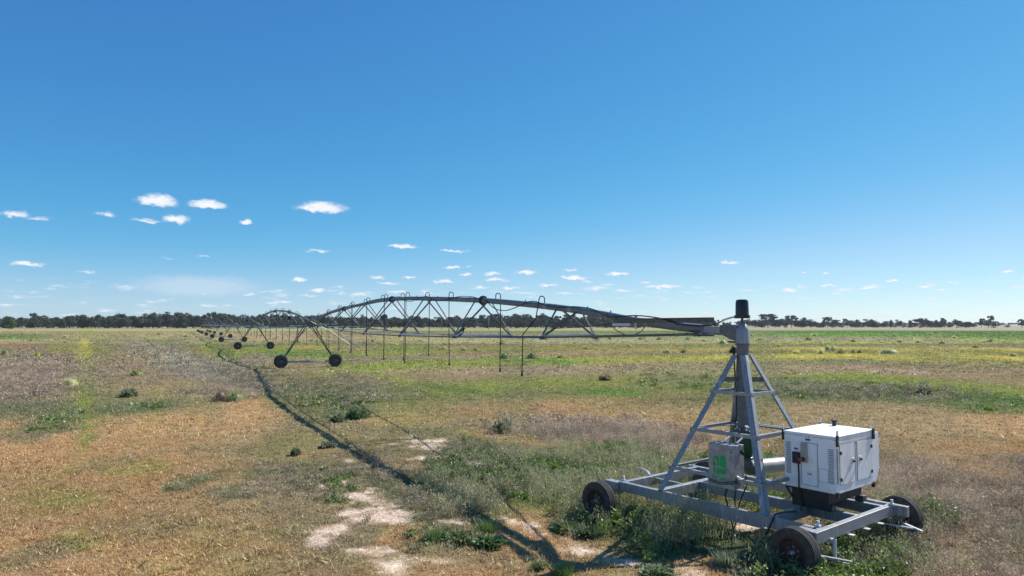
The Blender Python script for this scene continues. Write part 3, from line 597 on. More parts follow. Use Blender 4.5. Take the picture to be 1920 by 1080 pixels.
SMALL = [(871,657,12,5),(893,657,14,5),(833,655,10,4),(941,646,10,6),(1145,636,9,5),(1025,637,9,4),(1201,636,8,4),(1120,638,9,5),(1236,637,8,5),(1251,662,16,7),(1282,662,10,7),(1051,671,9,5),(1425,638,10,4),(1527,630,8,4),(1600,641,9,5),
 (1677,631,8,4),(1688,642,12,5),(1722,643,10,6),(1767,645,10,6),(1552,656,11,7),(1540,663,12,8),(1577,663,12,8),(1493,663,10,6),(1600,662,8,6),(1612,662,8,6),(1858,641,8,4),(1745,628,7,3),(1790,634,7,3),(1830,652,9,4),(1900,668,10,5),(1460,650,8,4),(1410,630,7,3),(1320,640,8,4),(1290,637,7,4),
 (300,628,10,4),(350,632,12,5),(408,640,12,5),(280,640,8,3),(60,640,9,4),(125,632,8,3),(560,642,9,4),(700,640,9,4),(740,646,9,4),(790,640,8,3),(660,628,8,3),(1180,650,8,4),(1100,655,8,4),(1960,660,12,6),(2050,645,10,5),(-60,650,12,6)]
for (px, py, wp, hp) in SMALL:
    x, y = gnd(px, py); s = y/F; k = R.uniform(.85, 1.1)
    side = 'left' if px < 480 else ('middle' if px < 1000 else 'right')
    plant('tussock', x, y, wp*s*1.15, hp*s*1.2, tuple(c*k for c in PALEC), 3, {'left': 'small pale dry tussock dotted in the far field left of the drive towers', 'middle': 'small pale dry tussock dotted in the field beyond the nearest span', 'right': 'small pale dry tussock dotted in the striped field right of the span'}[side], 'tussock', 'small pale tussocks in the '+side+' of the field')

# ------------------------------------------------------------------ trees
M_TREE = {}
def crown_material(name, c1, c2):
    m = bpy.data.materials.new(name); m.use_nodes = True; nt = m.node_tree; N, L = nt.nodes, nt.links; N.clear()
    oi = N.new('ShaderNodeObjectInfo'); g = N.new('ShaderNodeNewGeometry'); mx = N.new('ShaderNodeMix'); mx.data_type = 'RGBA'
    mx.inputs[6].default_value = tuple(c1)+(1,); mx.inputs[7].default_value = tuple(c2)+(1,)
    ad = N.new('ShaderNodeMath'); ad.operation = 'MULTIPLY_ADD'; L.new(g.outputs['Random Per Island'], ad.inputs[0]); ad.inputs[1].default_value = .55
    ml = N.new('ShaderNodeMath'); ml.operation = 'MULTIPLY'; L.new(oi.outputs['Random'], ml.inputs[0]); ml.inputs[1].default_value = .45
    L.new(ml.outputs[0], ad.inputs[2]); L.new(ad.outputs[0], mx.inputs[0])
    d = N.new('ShaderNodeBsdfDiffuse'); t = N.new('ShaderNodeBsdfTranslucent'); sh = N.new('ShaderNodeMixShader'); sh.inputs[0].default_value = .2; o = N.new('ShaderNodeOutputMaterial')
    L.new(mx.outputs[2], d.inputs[0]); L.new(mx.outputs[2], t.inputs[0]); L.new(d.outputs[0], sh.inputs[1]); L.new(t.outputs[0], sh.inputs[2]); L.new(sh.outputs[0], o.inputs[0]); return m
M_CROWN = crown_material('gum_leaves', (.055, .068, .042), (.17, .18, .13))
M_CROWN2 = crown_material('gum_leaves_grey', (.052, .060, .052), (.15, .158, .135))
M_CROWNG = crown_material('olive_leaves', (.07, .09, .03), (.16, .19, .07))
M_BARK = mat('gum_bark', (.16, .14, .12), .9)
def tree_proto(seed, style):
    """unit-height tree meshes: crown and trunk. style 0 dense round, 1 open gum with separate tufts, 2 wide flat, 3 low bush"""
    rg = np.random.default_rng(seed); P = []; tr = MB()
    if style == 3:
        tops = [(rg.uniform(-.5, .5), rg.uniform(-.3, .3), rg.uniform(.3, .6), rg.uniform(.28, .42)) for _ in range(9)]
    elif style == 0:
        tops = [(math.cos(a)*r, math.sin(a)*r, rg.uniform(.16, .82), rg.uniform(.15, .25)) for a, r in zip(rg.uniform(0, 6.28, 19), rg.uniform(.04, .32, 19))]
    elif style == 1:
        tops = [(math.cos(a)*r, math.sin(a)*r, rg.uniform(.26, .9), rg.uniform(.11, .19)) for a, r in zip(rg.uniform(0, 6.28, 16), rg.uniform(.05, .34, 16))]
    else:
        tops = [(math.cos(a)*r, math.sin(a)*r, .50+.34*(1-(r/.5)**2)+rg.uniform(-.26, .05), rg.uniform(.13, .20)) for a, r in zip(rg.uniform(0, 6.28, 20), rg.uniform(.05, .46, 20))]
    fk = 70
    for (x, y, z, r) in tops:
        m = fk; d = rg.normal(0, 1, (m, 3)); d /= np.linalg.norm(d, axis=1)[:, None]
        p = np.array((x, y, z))+d*(r*rg.uniform(.45, 1.08, m)[:, None])*np.array((1, 1, .72))
        s = rg.uniform(.022, .055, m)
        n = d+rg.normal(0, .5, (m, 3)); n /= np.linalg.norm(n, axis=1)[:, None]
        a = np.cross(n, rg.normal(0, 1, (m, 3))); a /= np.linalg.norm(a, axis=1)[:, None]; b = np.cross(n, a)
        q = np.stack([p-a*s[:, None], p+b*s[:, None]*.8, p+a*s[:, None], p-b*s[:, None]*.8], 1); P.append(q)
    P = np.concatenate(P); V = P.reshape(-1, 3); V[:, 2] = np.clip(V[:, 2], .0, 1.0)
    me = bpy.data.meshes.new('crown'); me.from_pydata(V.tolist(), [], np.arange(len(V)).reshape(-1, 4).tolist()); me.update()
    if style != 3:
        tr.tube([(0, 0, -.02), (.01, 0, .2), (0, .01, .45)], [.028, .022, .016], 6)
        for (x, y, z, r) in tops[::2]: tr.tube([(0, 0, .25+.15*z), (x*.5, y*.5, z*.75), (x, y, z)], [.014, .009, .004], 5)
    else:
        for (x, y, z, r) in tops[::2]: tr.tube([(0, 0, -.02), (x*.5, y*.5, z*.5), (x, y, z)], [.02, .012, .005], 5)
    tm = bpy.data.meshes.new('trunk'); tm.from_pydata(tr.v, [], tr.f); tm.materials.append(M_BARK); tm.update()
    return me, tm
PROTO = {}
for st in range(4):
    for v in range(4):
        cr, tk = tree_proto(100+st*10+v, st); PROTO[st, v] = []
        for mm in (M_CROWN, M_CROWN2, M_CROWNG):
            c = cr.copy(); c.materials.append(mm); PROTO[st, v].append((c, tk))
def tree(name, x, y, h, w, style, label, group=None, colour=0, z=0, cat='tree'):
    cr, tk = PROTO[style, R.randrange(4)][colour]
    e = empty(name, (x, y, z), R.uniform(0, 6.28), label, cat, group)
    for nm, me in (('crown', cr), ('trunk', tk)):
        o = bpy.data.objects.new(nm, me); C.objects.link(o); o.parent = e; o.scale = (w, w, h)
    return e
# the dense gum line, left and middle
def merged(name, items, m, label=None):
    """a far mass of trees as one stuff object: (x, y, h, w, style) each"""
    V = []; Fc = []; nb = 0
    for (x, y, h, w, st) in items:
        cr = PROTO[st, R.randrange(4)][0][0]; co = np.empty(len(cr.vertices)*3); cr.vertices.foreach_get('co', co); co = co.reshape(-1, 3)
        a = R.uniform(0, 6.28); ca, sa = math.cos(a), math.sin(a)
        q_ = np.stack([(co[:, 0]*ca-co[:, 1]*sa)*w+x, (co[:, 0]*sa+co[:, 1]*ca)*w+y, co[:, 2]*h], 1); V.append(q_)
        Fc.append(np.arange(len(co)).reshape(-1, 4)+nb); nb += len(co)
    V = np.concatenate(V); o = fast_mesh(name, V, np.concatenate(Fc), np.zeros((len(V), 3)), m); return tag(o, kind='stuff')
def wood_h(px): return .93*float(np.interp(px, [-900, 0, 60, 120, 200, 330, 420, 520, 640, 800, 960, 1080, 1200, 1330, 1400], [21, 22, 22, 25, 27, 28, 28, 27, 25, 23, 26, 25, 20, 16, 13]))
def left_wood():
    px = -40
    while px < 1400:
        for row in range(2):
            if px > 1230 and row == 1: continue
            y = 655+row*22+R.uniform(-9, 9)+max(0, px-600)*.09; x = at_dist(px+R.uniform(-6, 6), y)
            h = wood_h(px)*R.uniform(.78, 1.14)*y/F*(1.0+.07*row)
            st = R.choice([0, 0, 0, 1, 2]) if row < 1 else R.choice([1, 1, 2, 0])
            part = 'left of the drive towers' if px < 380 else ('behind the nearest span' if px > 600 else 'behind the farther spans')
            tree('gum_tree', x, y, h, h*R.uniform(.8, 1.15), st, 'dark grey green gum tree in the dense tree line '+part, 'gum trees of the tree line '+part, R.choice([0, 0, 1]))
        px += R.uniform(11, 13.5)
    it = []; px = -900
    while px < 1330:                                  # deeper trees and undergrowth, read only as a mass
        y = 710+R.uniform(-12, 12)+max(0, px-600)*.09; h = wood_h(px)*R.uniform(.75, .98)*y/F; it.append((at_dist(px, y), y, h, h*1.2, R.choice([0, 2])))
        y = 668+R.uniform(-14, 20)+max(0, px-600)*.09; it.append((at_dist(px+4, y), y, R.uniform(5, 8), R.uniform(9, 13), 3))
        if px < -40: y = 660; h = 12; it.append((at_dist(px, y), y, h*R.uniform(.8, 1.1), h, 0))
        px += R.uniform(8, 11)
    merged('woodland', it, M_CROWN)
left_wood()
tree('gum_tree', at_dist(17, 560), 560, 12.2, 15, 0, 'round bright olive tree at the left end of the tree line', None, 2)
tree('gum_tree', at_dist(-8, 575), 575, 10.8, 13, 0, 'olive tree half cut by the left picture edge', None, 2)
tree('gum_tree', at_dist(62, 690), 690, 15.6, 9, 1, 'thin flat topped gum rising above the tree line on the left', None, 1)
# the scattered trees on the right: px centre, width, height px, style
RIGHT = [(1416,20,13,0),(1440,30,18,1),(1462,13,14,0),(1484,20,19,1),(1506,18,16,0),(1520,20,15,0),(1531,12,10,0),(1543,12,11,0),(1551,15,16,1),(1567,16,13,1),(1588,16,17,1),(1599,14,13,0),(1608,16,14,0),(1628,14,12,0),(1638,18,14,0),(1657,13,11,0),
 (1659,16,10,0),(1671,10,13,0),(1687,11,13,0),(1708,13,12,0),(1725,20,14,2),(1739,14,13,0),(1747,14,11,0),(1754,13,13,0),(1763,14,13,0),(1771,12,16,1),(1793,14,14,1),(1802,12,11,0),(1811,18,11,0),(1819,10,9,0),(1840,14,15,1),(1853,14,12,1),(1858,12,16,1),(1866,14,12,1),(1916,14,13,1),(1940,16,14,0),(1975,20,15,1),(2030,22,14,0),(2080,20,13,1)]
ORD = ['first','second','third','fourth','fifth','sixth','seventh','eighth','ninth','tenth','eleventh','twelfth','thirteenth','fourteenth','fifteenth','sixteenth','seventeenth','eighteenth','nineteenth','twentieth']
for i, (px, wp, hp, st) in enumerate(RIGHT):
    y = 800+R.uniform(-25, 25); x = at_dist(px, y); s = y/F
    look = {0: 'round dark gum tree', 1: 'open branched gum tree', 2: 'flat topped gum tree'}[st]
    if i < 20: lab = f'{look}, {ORD[i]} scattered horizon tree to the right of the black dome'
    elif px < 1925: lab = f'{look}, {ORD[34-i]} scattered horizon tree from the right picture edge'
    else: lab = 'gum tree beyond the right end of the scattered horizon trees'
    tree('gum_tree', x, y, hp*s*R.uniform(1.1, 1.5), wp*s*R.uniform(1.15, 1.5), st, lab, 'scattered gum trees on the right horizon', R.choice([0, 1, 1]))
for (px, wp, hp) in [(1400,24,13),(1428,20,11),(1453,22,13),(1474,16,11),(1495,18,12),(1535,16,9),(1559,16,9),(1575,12,8),(1620,14,8),(1647,12,9),(1716,12,8),(1732,14,9),(1757,16,10),(1781,14,9),(1826,12,7)]:
    y = 850+R.uniform(-20, 20); s = y/F
    tree('gum_tree', at_dist(px, y), y, hp*s*1.25, wp*s*1.2, 0, 'small round gum tree half hidden behind the scattered trees on the right horizon', 'small gum trees behind the right horizon trees', 1)
for (px, wp, hp) in [(1580,14,6),(1618,16,6),(1646,9,4),(1679,10,6),(1693,12,6),(1706,10,3),(1728,12,3),(1745,16,4),(1780,12,8),(1888,10,6),(1864,9,3),(1795,6,2),(1560,12,5),(1602,10,4),(1473,8,3),(1535,12,4)]:
    y = 770+R.uniform(-20, 20); s = y/F
    tree('shrub', at_dist(px, y), y, hp*s*1.2, wp*s, 3, 'low dark shrub between the scattered trees on the right horizon', 'low shrubs on the right horizon', 1, cat='shrub')
it = []
for i in range(120):   # the farthest line, seen small and blue between the nearer trees
    px = 1390+i*8.2+R.uniform(-3, 3); y = 1750+R.uniform(-60, 60); s = y/F
    hp = 13 if px < 1490 else (9 if px < 1600 else 7)
    it.append((at_dist(px, y), y, hp*s*R.uniform(.8, 1.15), hp*s*R.uniform(1.5, 2.3), R.choice([0, 2, 3])))
merged('far_woodland', it, M_CROWN2)

# power poles
def pole(px, y, h, label):
    x = at_dist(px, y); e = empty('power_pole', (x, y, 0), 0, label, 'power pole')
    MB().cyl((0, 0, -.2), (0, 0, h), .22, .16, 8).build('post', M_POLE, e)
    MB().box((-1.3, -.09, h-1.0), (1.3, .09, h-.8)).build('crossarm', M_POLE, e)
    for x in (-1.15, 0, 1.15): MB().cyl((x, 0, h-.8), (x, 0, h-.45), .07, n=6).build('insulator', M_POLE, e)
pole(1433, 790, 14.2, 'tall thin power pole on the right horizon, just right of the black dome')
pole(916, 500, 9.5, 'thin power pole in front of the tree line, right one of two under the span')
pole(828, 500, 9.5, 'thin power pole in front of the tree line, left one of two under the span')

# ------------------------------------------------------------------ the pivot cart and tower
CC = Vector((4.14, 12.45, 0)); UA = math.radians(-51.5)
cart = empty('pivot_cart', CC, UA, 'grey galvanised wheeled frame carrying a four legged pivot tower with a black dome on top', 'irrigation pivot')
ZT, ZB = .62, .45
def cpart(name, mb, m, bevel=0, parent=None): return mb.build(name, m, parent or cart, bevel)
def beam(a, b, w=.10, z0=ZB, z1=ZT, name='frame_beam'):
    """rectangular hollow beam between two plan points"""
    return cpart(name, MB().bar((a[0], a[1], (z0+z1)/2), (b[0], b[1], (z0+z1)/2), w, z1-z0), M_GALV, .006)
beam((-2.0, -1.05), (1.895, -1.05)); beam((1.95, -1.32), (1.95, 1.195)); beam((-1.95, -.995), (-1.95, 1.195))
beam((-2.2, 1.25), (2.20, 1.25)); beam((-1.1, -.995), (-1.1, 1.195), .12); beam((1.1, -.995), (1.1, 1.195), .10)
beam((-1.04, .12), (1.045, .12), .09); beam((1.155, .12), (1.895, .12), .09, ZB, ZT-.003); beam((1.155, 1.0), (1.895, 1.0), .09, ZB, ZT-.003); beam((-1.895, -.15), (-1.165, -.15), .06, .48, .58)
beam((-2.34, -1.05), (-2.005, -1.05), .17, ZB-.07, ZT-.02, 'axle_stub'); beam((1.62, -1.19), (1.89, -1.19), .16, ZB-.05, ZT-.01, 'axle_stub')
# splice plate on the middle of the front beam
cpart('splice_plate', MB().box((-.95, -1.112, ZB-.03), (1.05, -1.102, ZT+.012)), M_GALV, .003)
for (x, y) in ((-1.99, -.98), (1.99, 1.15), (1.86, -1.0), (-1.99, 1.15)):
    cpart('lock_pin', MB().cyl((x, y, ZT), (x, y, ZT+.09), .022, n=10).box((x-.035, y-.035, ZT), (x+.035, y+.035, ZT+.03)), M_BRIGHT)
cpart('tow_hook', MB().tube([(-1.97, -.25, ZT+.01), (-2.08, -.2, ZT+.05), (-2.2, -.2, ZT+.09), (-2.32, -.25, ZT+.10)], [.02, .028, .02, .008], 8), M_BRIGHT)
# wheels
def make_wheel():
    w = empty('wheel', (0, 0, 0)); t = MB()
    Rr, hw = .345, .105
    prof = [(.205, -hw*.78), (.235, -hw), (.29, -hw*1.06), (.325, -hw*.98), (Rr-.006, -hw*.80)]
    y = -hw*.78
    for k in range(4):
        w0 = hw*1.56/4; a = y+k*w0
        prof += [(Rr, a+.004), (Rr, a+w0-.014), (Rr-.011, a+w0-.012), (Rr-.011, a+w0-.002)] if k < 3 else [(Rr, a+.004), (Rr, a+w0)]
    prof += [(Rr-.006, hw*.80), (.325, hw*.98), (.29, hw*1.06), (.235, hw), (.205, hw*.78)]
    t.lathe(prof, (0, 0, 0), (0, 1, 0), 56, True)
    for k in range(72):                         # tread sipes along both shoulders
        a = 2*math.pi*k/72
        for s in (-1, 1):
            p = Vector((math.cos(a)*(Rr-.002), s*hw*.80, math.sin(a)*(Rr-.002))); q = Vector((math.cos(a)*(Rr-.022), s*hw*1.0, math.sin(a)*(Rr-.022)))
            t.bar(p, q, .012, .008, (math.cos(a), 0, math.sin(a)))
    tyre = t.build('tyre', M_RUBBER, w)
    r = MB().lathe([(.207, -.088), (.212, -.096), (.198, -.098), (.188, -.07), (.165, -.045), (.15, -.02), (.12, -.012), (.10, -.03), (.06, -.035), (.06, .02), (.17, .05), (.198, .09), (.212, .092), (.207, .08), (.17, .02), (.17, -.03)], (0, 0, 0), (0, 1, 0), 40, True)
    r.build('rim', M_RIM, w)
    h = MB().cyl((0, -.075, 0), (0, .10, 0), .042, n=18)
    h.cyl((0, -.10, 0), (0, -.075, 0), .022, .040, 14)
    for k in range(6):
        a = k*math.pi/3+.3; c, s = math.cos(a)*.085, math.sin(a)*.085; h.cyl((c, -.055, s), (c, -.02, s), .011, n=6)
    h.build('hub', M_HUB, w); return w
whl = make_wheel(); whl.parent = cart
for i, (x, y, tilt) in enumerate(((1.78, -1.52, 0), (-2.02, -1.62, .04), (1.92, 1.62, -.02), (-1.95, 1.60, 0))):
    o = whl if i == 0 else copy_tree(whl, cart)
    o.location = (x, y, .345); o.rotation_euler = (0, R.uniform(0, 6), tilt)
for (x, y) in ((1.78, -1.42), (-2.1, -1.5), (1.92, 1.5), (-1.95, 1.5)):
    s = 1 if y > 0 else -1
    cpart('axle_arm', MB().box((x-.05, min(y, y-s*.32), .29), (x+.05, max(y, y-s*.32), .40)).box((x-.06, min(y-s*.12, y-s*.30), .36), (x+.06, max(y-s*.12, y-s*.30), .455)), M_GALVD, .005)
# steering linkage below the right beam
cpart('steering_arm', MB().bar((1.9, -1.25, .28), (2.38, -1.06, .26), .05, .025).bar((1.95, -1.32, .30), (2.10, -1.30, .30), .07, .03), M_GALV)
cpart('jack_stand', MB().cyl((2.05, -.90, ZB+.02), (2.05, -.90, .18), .028, n=12).box((1.98, -.95, .17), (2.26, -.86, .185)).box((1.99, -.93, ZB-.04), (2.07, -.87, ZB+.02)), M_BRIGHT)
for y in (-.35, .15, .62): cpart('bracket_tab', MB().box((1.98, y-.04, ZB-.03), (2.08, y+.04, ZB-.018)), M_BRIGHT)
cpart('steering_arm', MB().bar((2.15, 1.16, .36), (2.5, 1.02, .33), .045, .025).bar((1.95, .98, .34), (2.35, 1.04, .34), .03, .02), M_BRIGHT)
# tower legs (angle iron) and braces
TOP = 3.06; HB = 1.08; HT = .13
def legp(sx, sy, z):
    t = (z-ZT)/(TOP-ZT); return Vector((sx*(HB*(1-t)+HT*t), sy*(HB*(1-t)+HT*t), z))
for sx in (-1, 1):
    for sy in (-1, 1):
        g = MB(); p0, p1 = legp(sx, sy, ZT), legp(sx, sy, TOP)
        g.bar(p0, p1, .012, .10, (sx, 0, 0), 0, 0)
        # two flanges of the angle, one along each side of the pyramid
        g = MB()
        d = (p1-p0)
        for (ax, o) in ((Vector((-sx, 0, 0)), Vector((0, -sy, 0))), (Vector((0, -sy, 0)), Vector((-sx, 0, 0)))):
            w, t = .105, .012
            vs = []
            for p in (p0, p1):
                for (i, j) in ((0, 0), (1, 0), (1, 1), (0, 1)): vs.append(p+ax*w*i+o*t*j)
            g.add(vs, [(0,1,2,3),(4,7,6,5),(0,4,5,1),(1,5,6,2),(2,6,7,3),(3,7,4,0)])
        cpart('leg', g, M_GALV)
        cpart('foot_plate', MB().box((legp(sx, sy, ZT).x-.09, legp(sx, sy, ZT).y-.06, ZT+.002), (legp(sx, sy, ZT).x+.09, legp(sx, sy, ZT).y+.06, ZT+.014)), M_GALV)
for z, w in ((1.04, .052), (1.73, .058), (2.40, .05)):
    for (a, b) in (((-1,-1),(1,-1)), ((1,-1),(1,1)), ((1,1),(-1,1)), ((-1,1),(-1,-1))):
        g = MB(); pa, pb = legp(*a, z), legp(*b, z); inw = Vector((-(a[0]+b[0])/2, -(a[1]+b[1])/2, 0))
        outw = -inw
        dd = (pb-pa).normalized()
        pa, pb = pa+outw*.016-dd*.03, pb+outw*.016+dd*.03
        g.bar(pa, pb, .008, w, (0, 0, 1)); g.bar(pa+inw*w*.5+Vector((0, 0, w*.5)), pb+inw*w*.5+Vector((0, 0, w*.5)), w, .008, (0, 0, 1))
        cpart('brace', g, M_GALV)
for a in ((-1,-1), (1,-1), (1,1), (-1,1)):     # inner struts from the middle ring to the column
    p = legp(*a, 1.74); cpart('strut', MB().bar(p, Vector((a[0]*.09, a[1]*.09, 1.82)), .06, .01), M_GALV)
cpart('crossbar', MB().bar(legp(-1, -1, 2.62)+Vector((.06, .06, 0)), legp(1, 1, 2.62)-Vector((.06, .06, 0)), .012, .085), M_GALVD)
# riser column
g = MB(); g.cyl((0, 0, 1.72), (0, 0, 3.25), .108, n=28); g.cyl((0, 0, 2.43), (0, 0, 2.50), .125, n=28); g.cyl((0, 0, 1.70), (0, 0, 1.735), .165, n=28)
cpart('riser_column', g, M_GALVD)
for k in range(8):
    a = k*math.pi/4; cpart('flange_bolt', MB().cyl((math.cos(a)*.14, math.sin(a)*.14, 1.68), (math.cos(a)*.14, math.sin(a)*.14, 1.76), .013, n=6), M_BRIGHT)
cpart('green_valve', MB().lathe([(.165, 1.665), (.165, 1.70), (.13, 1.66), (.15, 1.58), (.15, 1.30), (.13, 1.27)][1:] + [(.15, 1.255), (.15, 1.22)], (0, 0, 0), (0, 0, 1), 28), M_GREEN)
cpart('inlet_elbow', MB().tube([(0, 0, 1.22), (0, .0, 1.12), (.03, .08, 1.06), (.06, .2, 1.05)], [.115, .12, .135, .135], 24), M_GALVD)
pd = Vector((.297, .952, 0)).normalized()
cpart('inlet_pipe', MB().cyl(Vector((.06, .2, 1.05)), Vector((.06, .2, 1.05))+pd*1.15, .132, n=32), M_WHITE2)
cpart('inlet_flange', MB().cyl(Vector((.06, .2, 1.05))+pd*1.15, Vector((.06, .2, 1.05))+pd*1.19, .185, n=28), M_GALVD)
# swivel elbow, its gusset body and the joint toward the first span
SD = Vector((-.41989, .90757, 0)); rot = Matrix.Rotation(-UA, 4, 'Z'); sl = (rot @ SD); sn = Vector((-sl.y, sl.x, 0))   # span direction in cart space, its left side
def sp(t, off, z): return sl*t+sn*off+Vector((0, 0, z))
cpart('swivel_flange', MB().cyl((0, 0, 3.235), (0, 0, 3.262), .135, n=28), M_GALVD)
g = MB(); g.lathe([(.122, 3.262), (.122, 3.50), (.07, 3.60), (.05, 3.62)], (0, 0, 0), (0, 0, 1), 28); cpart('swivel_elbow', g, M_GALV)
g = MB(); vs = []
for (t, z0, z1, w) in ((.02, 3.30, 3.585, .115), (.20, 3.33, 3.60, .115), (.50, 3.43, 3.595, .085)):
    for (o, z) in ((-w, z0), (w, z0), (w, z1), (-w, z1)): vs.append(sp(t, o, z))
g.add(vs, [(3,2,1,0), (8,9,10,11)]+[(k*4+i, k*4+(i+1) % 4, (k+1)*4+(i+1) % 4, (k+1)*4+i) for k in range(2) for i in range(4)])
cpart('swivel_body', g, M_GALVD, .012)
cpart('swivel_lip', MB().bar(sp(.02, 0, 3.285), sp(.30, 0, 3.285), .16, .035), M_GALVD)
cpart('joint_block', MB().bar(sp(.50, 0, 3.50), sp(.95, 0, 3.50), .15, .13).bar(sp(.62, 0, 3.42), sp(1.05, 0, 3.42), .18, .035), M_GALV, .008)
cpart('joint_clamp', MB().bar(sp(.9, .0, 3.40), sp(1.45, .0, 3.41), .26, .05).bar(sp(1.0, .1, 3.43), sp(1.2, .1, 3.43), .03, .12), M_DARKST, .004)
# collector: black dome on a rod with its arm
cpart('dome_rod', MB().cyl((0, 0, 3.58), (0, 0, 3.72), .02, n=12), M_DARKST)
cpart('black_dome', MB().lathe([(.135, 3.71), (.137, 3.725), (.137, 3.765), (.118, 3.77), (.117, 3.80), (.112, 4.00), (.098, 4.04), (.06, 4.052), (.001, 4.055)], (0, 0, 0), (0, 0, 1), 36), M_PLAST)
cpart('dome_arm', MB().bar(sp(.12, .02, 3.745), sp(.26, .03, 3.725), .03, .03).bar(sp(.26, .03, 3.725), sp(.44, .05, 3.68), .035, .03), M_BRIGHT)
cpart('dome_latch', MB().cyl((.13, -.05, 3.75), (.17, -.07, 3.75), .02, n=8), M_PLAST)
cpart('collector_cable', MB().tube([sp(.40, .05, 3.69), sp(.55, .08, 3.62), sp(.70, .12, 3.585), sp(1.0, .15, 3.575), sp(1.3, .16, 3.585), sp(1.6, .16, 3.62)], .013, 8), M_CABLE)
# junction plug and cable dropping down the column
px = sp(.17, .05, 0)
cpart('hanging_plug', MB().cyl((px.x, px.y, 3.19), (px.x, px.y, 3.04), .028, .022, 10), M_CABLE)
cpart('column_cable', MB().tube([(px.x, px.y, 3.04), (px.x+.01, px.y, 2.7), (px.x+.05, px.y-.02, 2.4), (px.x+.04, px.y, 2.0), (px.x-.03, px.y, 1.6), (px.x-.02, px.y-.05, 1.3), (px.x+.05, px.y-.2, 1.1)], .011, 8), M_CABLE)
cpart('ground_cable', MB().tube([(.38, -.85, .92), (.36, -.86, .7), (.45, -.98, .5), (.5, -1.16, .3), (.55, -1.25, .05)], .011, 8), M_CABLE)
cpart('ground_cable', MB().tube([(1.30, -.6, .66), (1.28, -.9, .70), (1.22, -1.08, .68), (1.18, -1.18, .5), (1.1, -1.25, .25), (1.0, -1.3, .03)], .014, 8), M_CABLE)
cpart('ground_cable', MB().tube([(.2, -.8, .92), (.1, -.75, .7), (.15, -.7, .4), (.25, -.72, .1)], .014, 8), M_CABLE)
cpart('ground_cable', MB().tube([(.47, -.7, 1.1), (.5, -.72, .95), (.40, -.8, .62), (.3, -.75, .3), (.2, -.7, .05)], .012, 8), M_CABLE)

# control cabinet -----------------------------------------------------
def face_mesh(polys, m, name, parent, org, ux, uz, nrm, th=.003):
    g = MB(); o, a, b, n = Vector(org), Vector(ux), Vector(uz), Vector(nrm)
    for P in polys:
        k = len(P); vs = [o+a*x+b*z for x, z in P]+[o+a*x+b*z+n*th for x, z in P]
        g.add(vs, [tuple(range(k)), tuple(range(2*k-1, k-1, -1))]+[(i, (i+1) % k, k+(i+1) % k, k+i) for i in range(k)])
    return g.build(name, m, parent)
def rect(x0, z0, x1, z1): return [(x0, z0), (x1, z0), (x1, z1), (x0, z1)]
def text_part(txt, size, m, name, parent, org, ux, nrm, sx=1.0):
    cu = bpy.data.curves.new(name, 'FONT'); cu.body = txt; cu.size = size; cu.extrude = .0012; cu.align_x = 'CENTER'; cu.offset = size*.012
    ob = bpy.data.objects.new(name, cu); C.objects.link(ob); bpy.context.view_layer.update()
    me = bpy.data.meshes.new_from_object(ob.evaluated_get(bpy.context.evaluated_depsgraph_get())); bpy.data.objects.remove(ob)
    o = bpy.data.objects.new(name, me); C.objects.link(o); me.materials.clear(); me.materials.append(m); o.parent = parent
    X = Vector(ux).normalized(); Nn = Vector(nrm).normalized(); Z = Nn.cross(X).normalized()
    mtx = Matrix((X, Z, Nn)).transposed().to_4x4(); mtx.translation = Vector(org); o.matrix_local = mtx @ Matrix.Diagonal((sx, 1, 1, 1)); return o
cab = empty('control_cabinet', CC+Vector((0, 0, 0)), UA, 'stained grey steel control cabinet with green lettering strapped to the tower legs', 'control cabinet')
x0, x1, y0, y1, z0, z1 = -.045, .445, -.99, -.70, .89, 1.60
MB().box((x0, y0+.035, z0), (x1, y1, z1)).build('case', M_CAB, cab, .006)
dr = MB().box((x0-.004, y0, z0-.004), (x1+.004, y0+.031, z1+.004)).build('door', M_CAB, cab, .004)
for z in (z0+.08, z1-.11): MB().cyl((x1-.045, y0-.006, z), (x1-.045, y0, z), .012, n=12).build('lock', M_BLACK, dr)
def q(cx, cz, s, pts): return [(cx+x*s, cz+z*s) for x, z in pts]
lx, lz, s = .20, 1.27, .22
def rr(x0_, z0_, x1_, z1_, r, corners):
    out = []
    for (cx, cz, a0, key) in ((x1_, z0_, -90, 'br'), (x1_, z1_, 0, 'tr'), (x0_, z1_, 90, 'tl'), (x0_, z0_, 180, 'bl')):
        if key in corners:
            ccx = cx-r if 'r' in key else cx+r; ccz = cz-r if 't' in key else cz+r
            for k in range(6):
                a = math.radians(a0+k*18); out.append((ccx+r*math.cos(a), ccz+r*math.sin(a)))
        else: out.append((cx, cz))
    return out
face_mesh([rr(.135, .03+.05, .27-.02, .27, .05, ('tr', 'tl'))[:],], M_LOGO, 'emblem', dr, (-.02+.06, y0, 1.15), (1, 0, 0), (0, 0, 1), (0, -1, 0))
arc = [(.0, .205), (.02, .232), (.045, .25), (.12, .25), (.12, .08), (.085, .08), (.082, .14), (.07, .175), (.05, .195), (.02, .2)]
face_mesh([arc, rr(.0, .08, .045, .165, .035, ('tr',)), rr(.0, -.03, .045, .055, .02, ('bl',)), rr(.07, -.04, .25, .055, .03, ('br', 'bl'))], M_LOGO, 'emblem', dr, (.04, y0, 1.15), (1, 0, 0), (0, 0, 1), (0, -1, 0))
text_part('PADMAN', .10, M_LOGO, 'lettering', dr, (.195, y0-.001, 1.0), (1, 0, 0), (0, -1, 0), .92)
face_mesh([[(.10, .0), (.37, -.012), (.36, .008), (.10, .012)]], M_LOGO, 'lettering', dr, (0, y0, .975), (1, 0, 0), (0, 0, 1), (0, -1, 0))
g = MB()
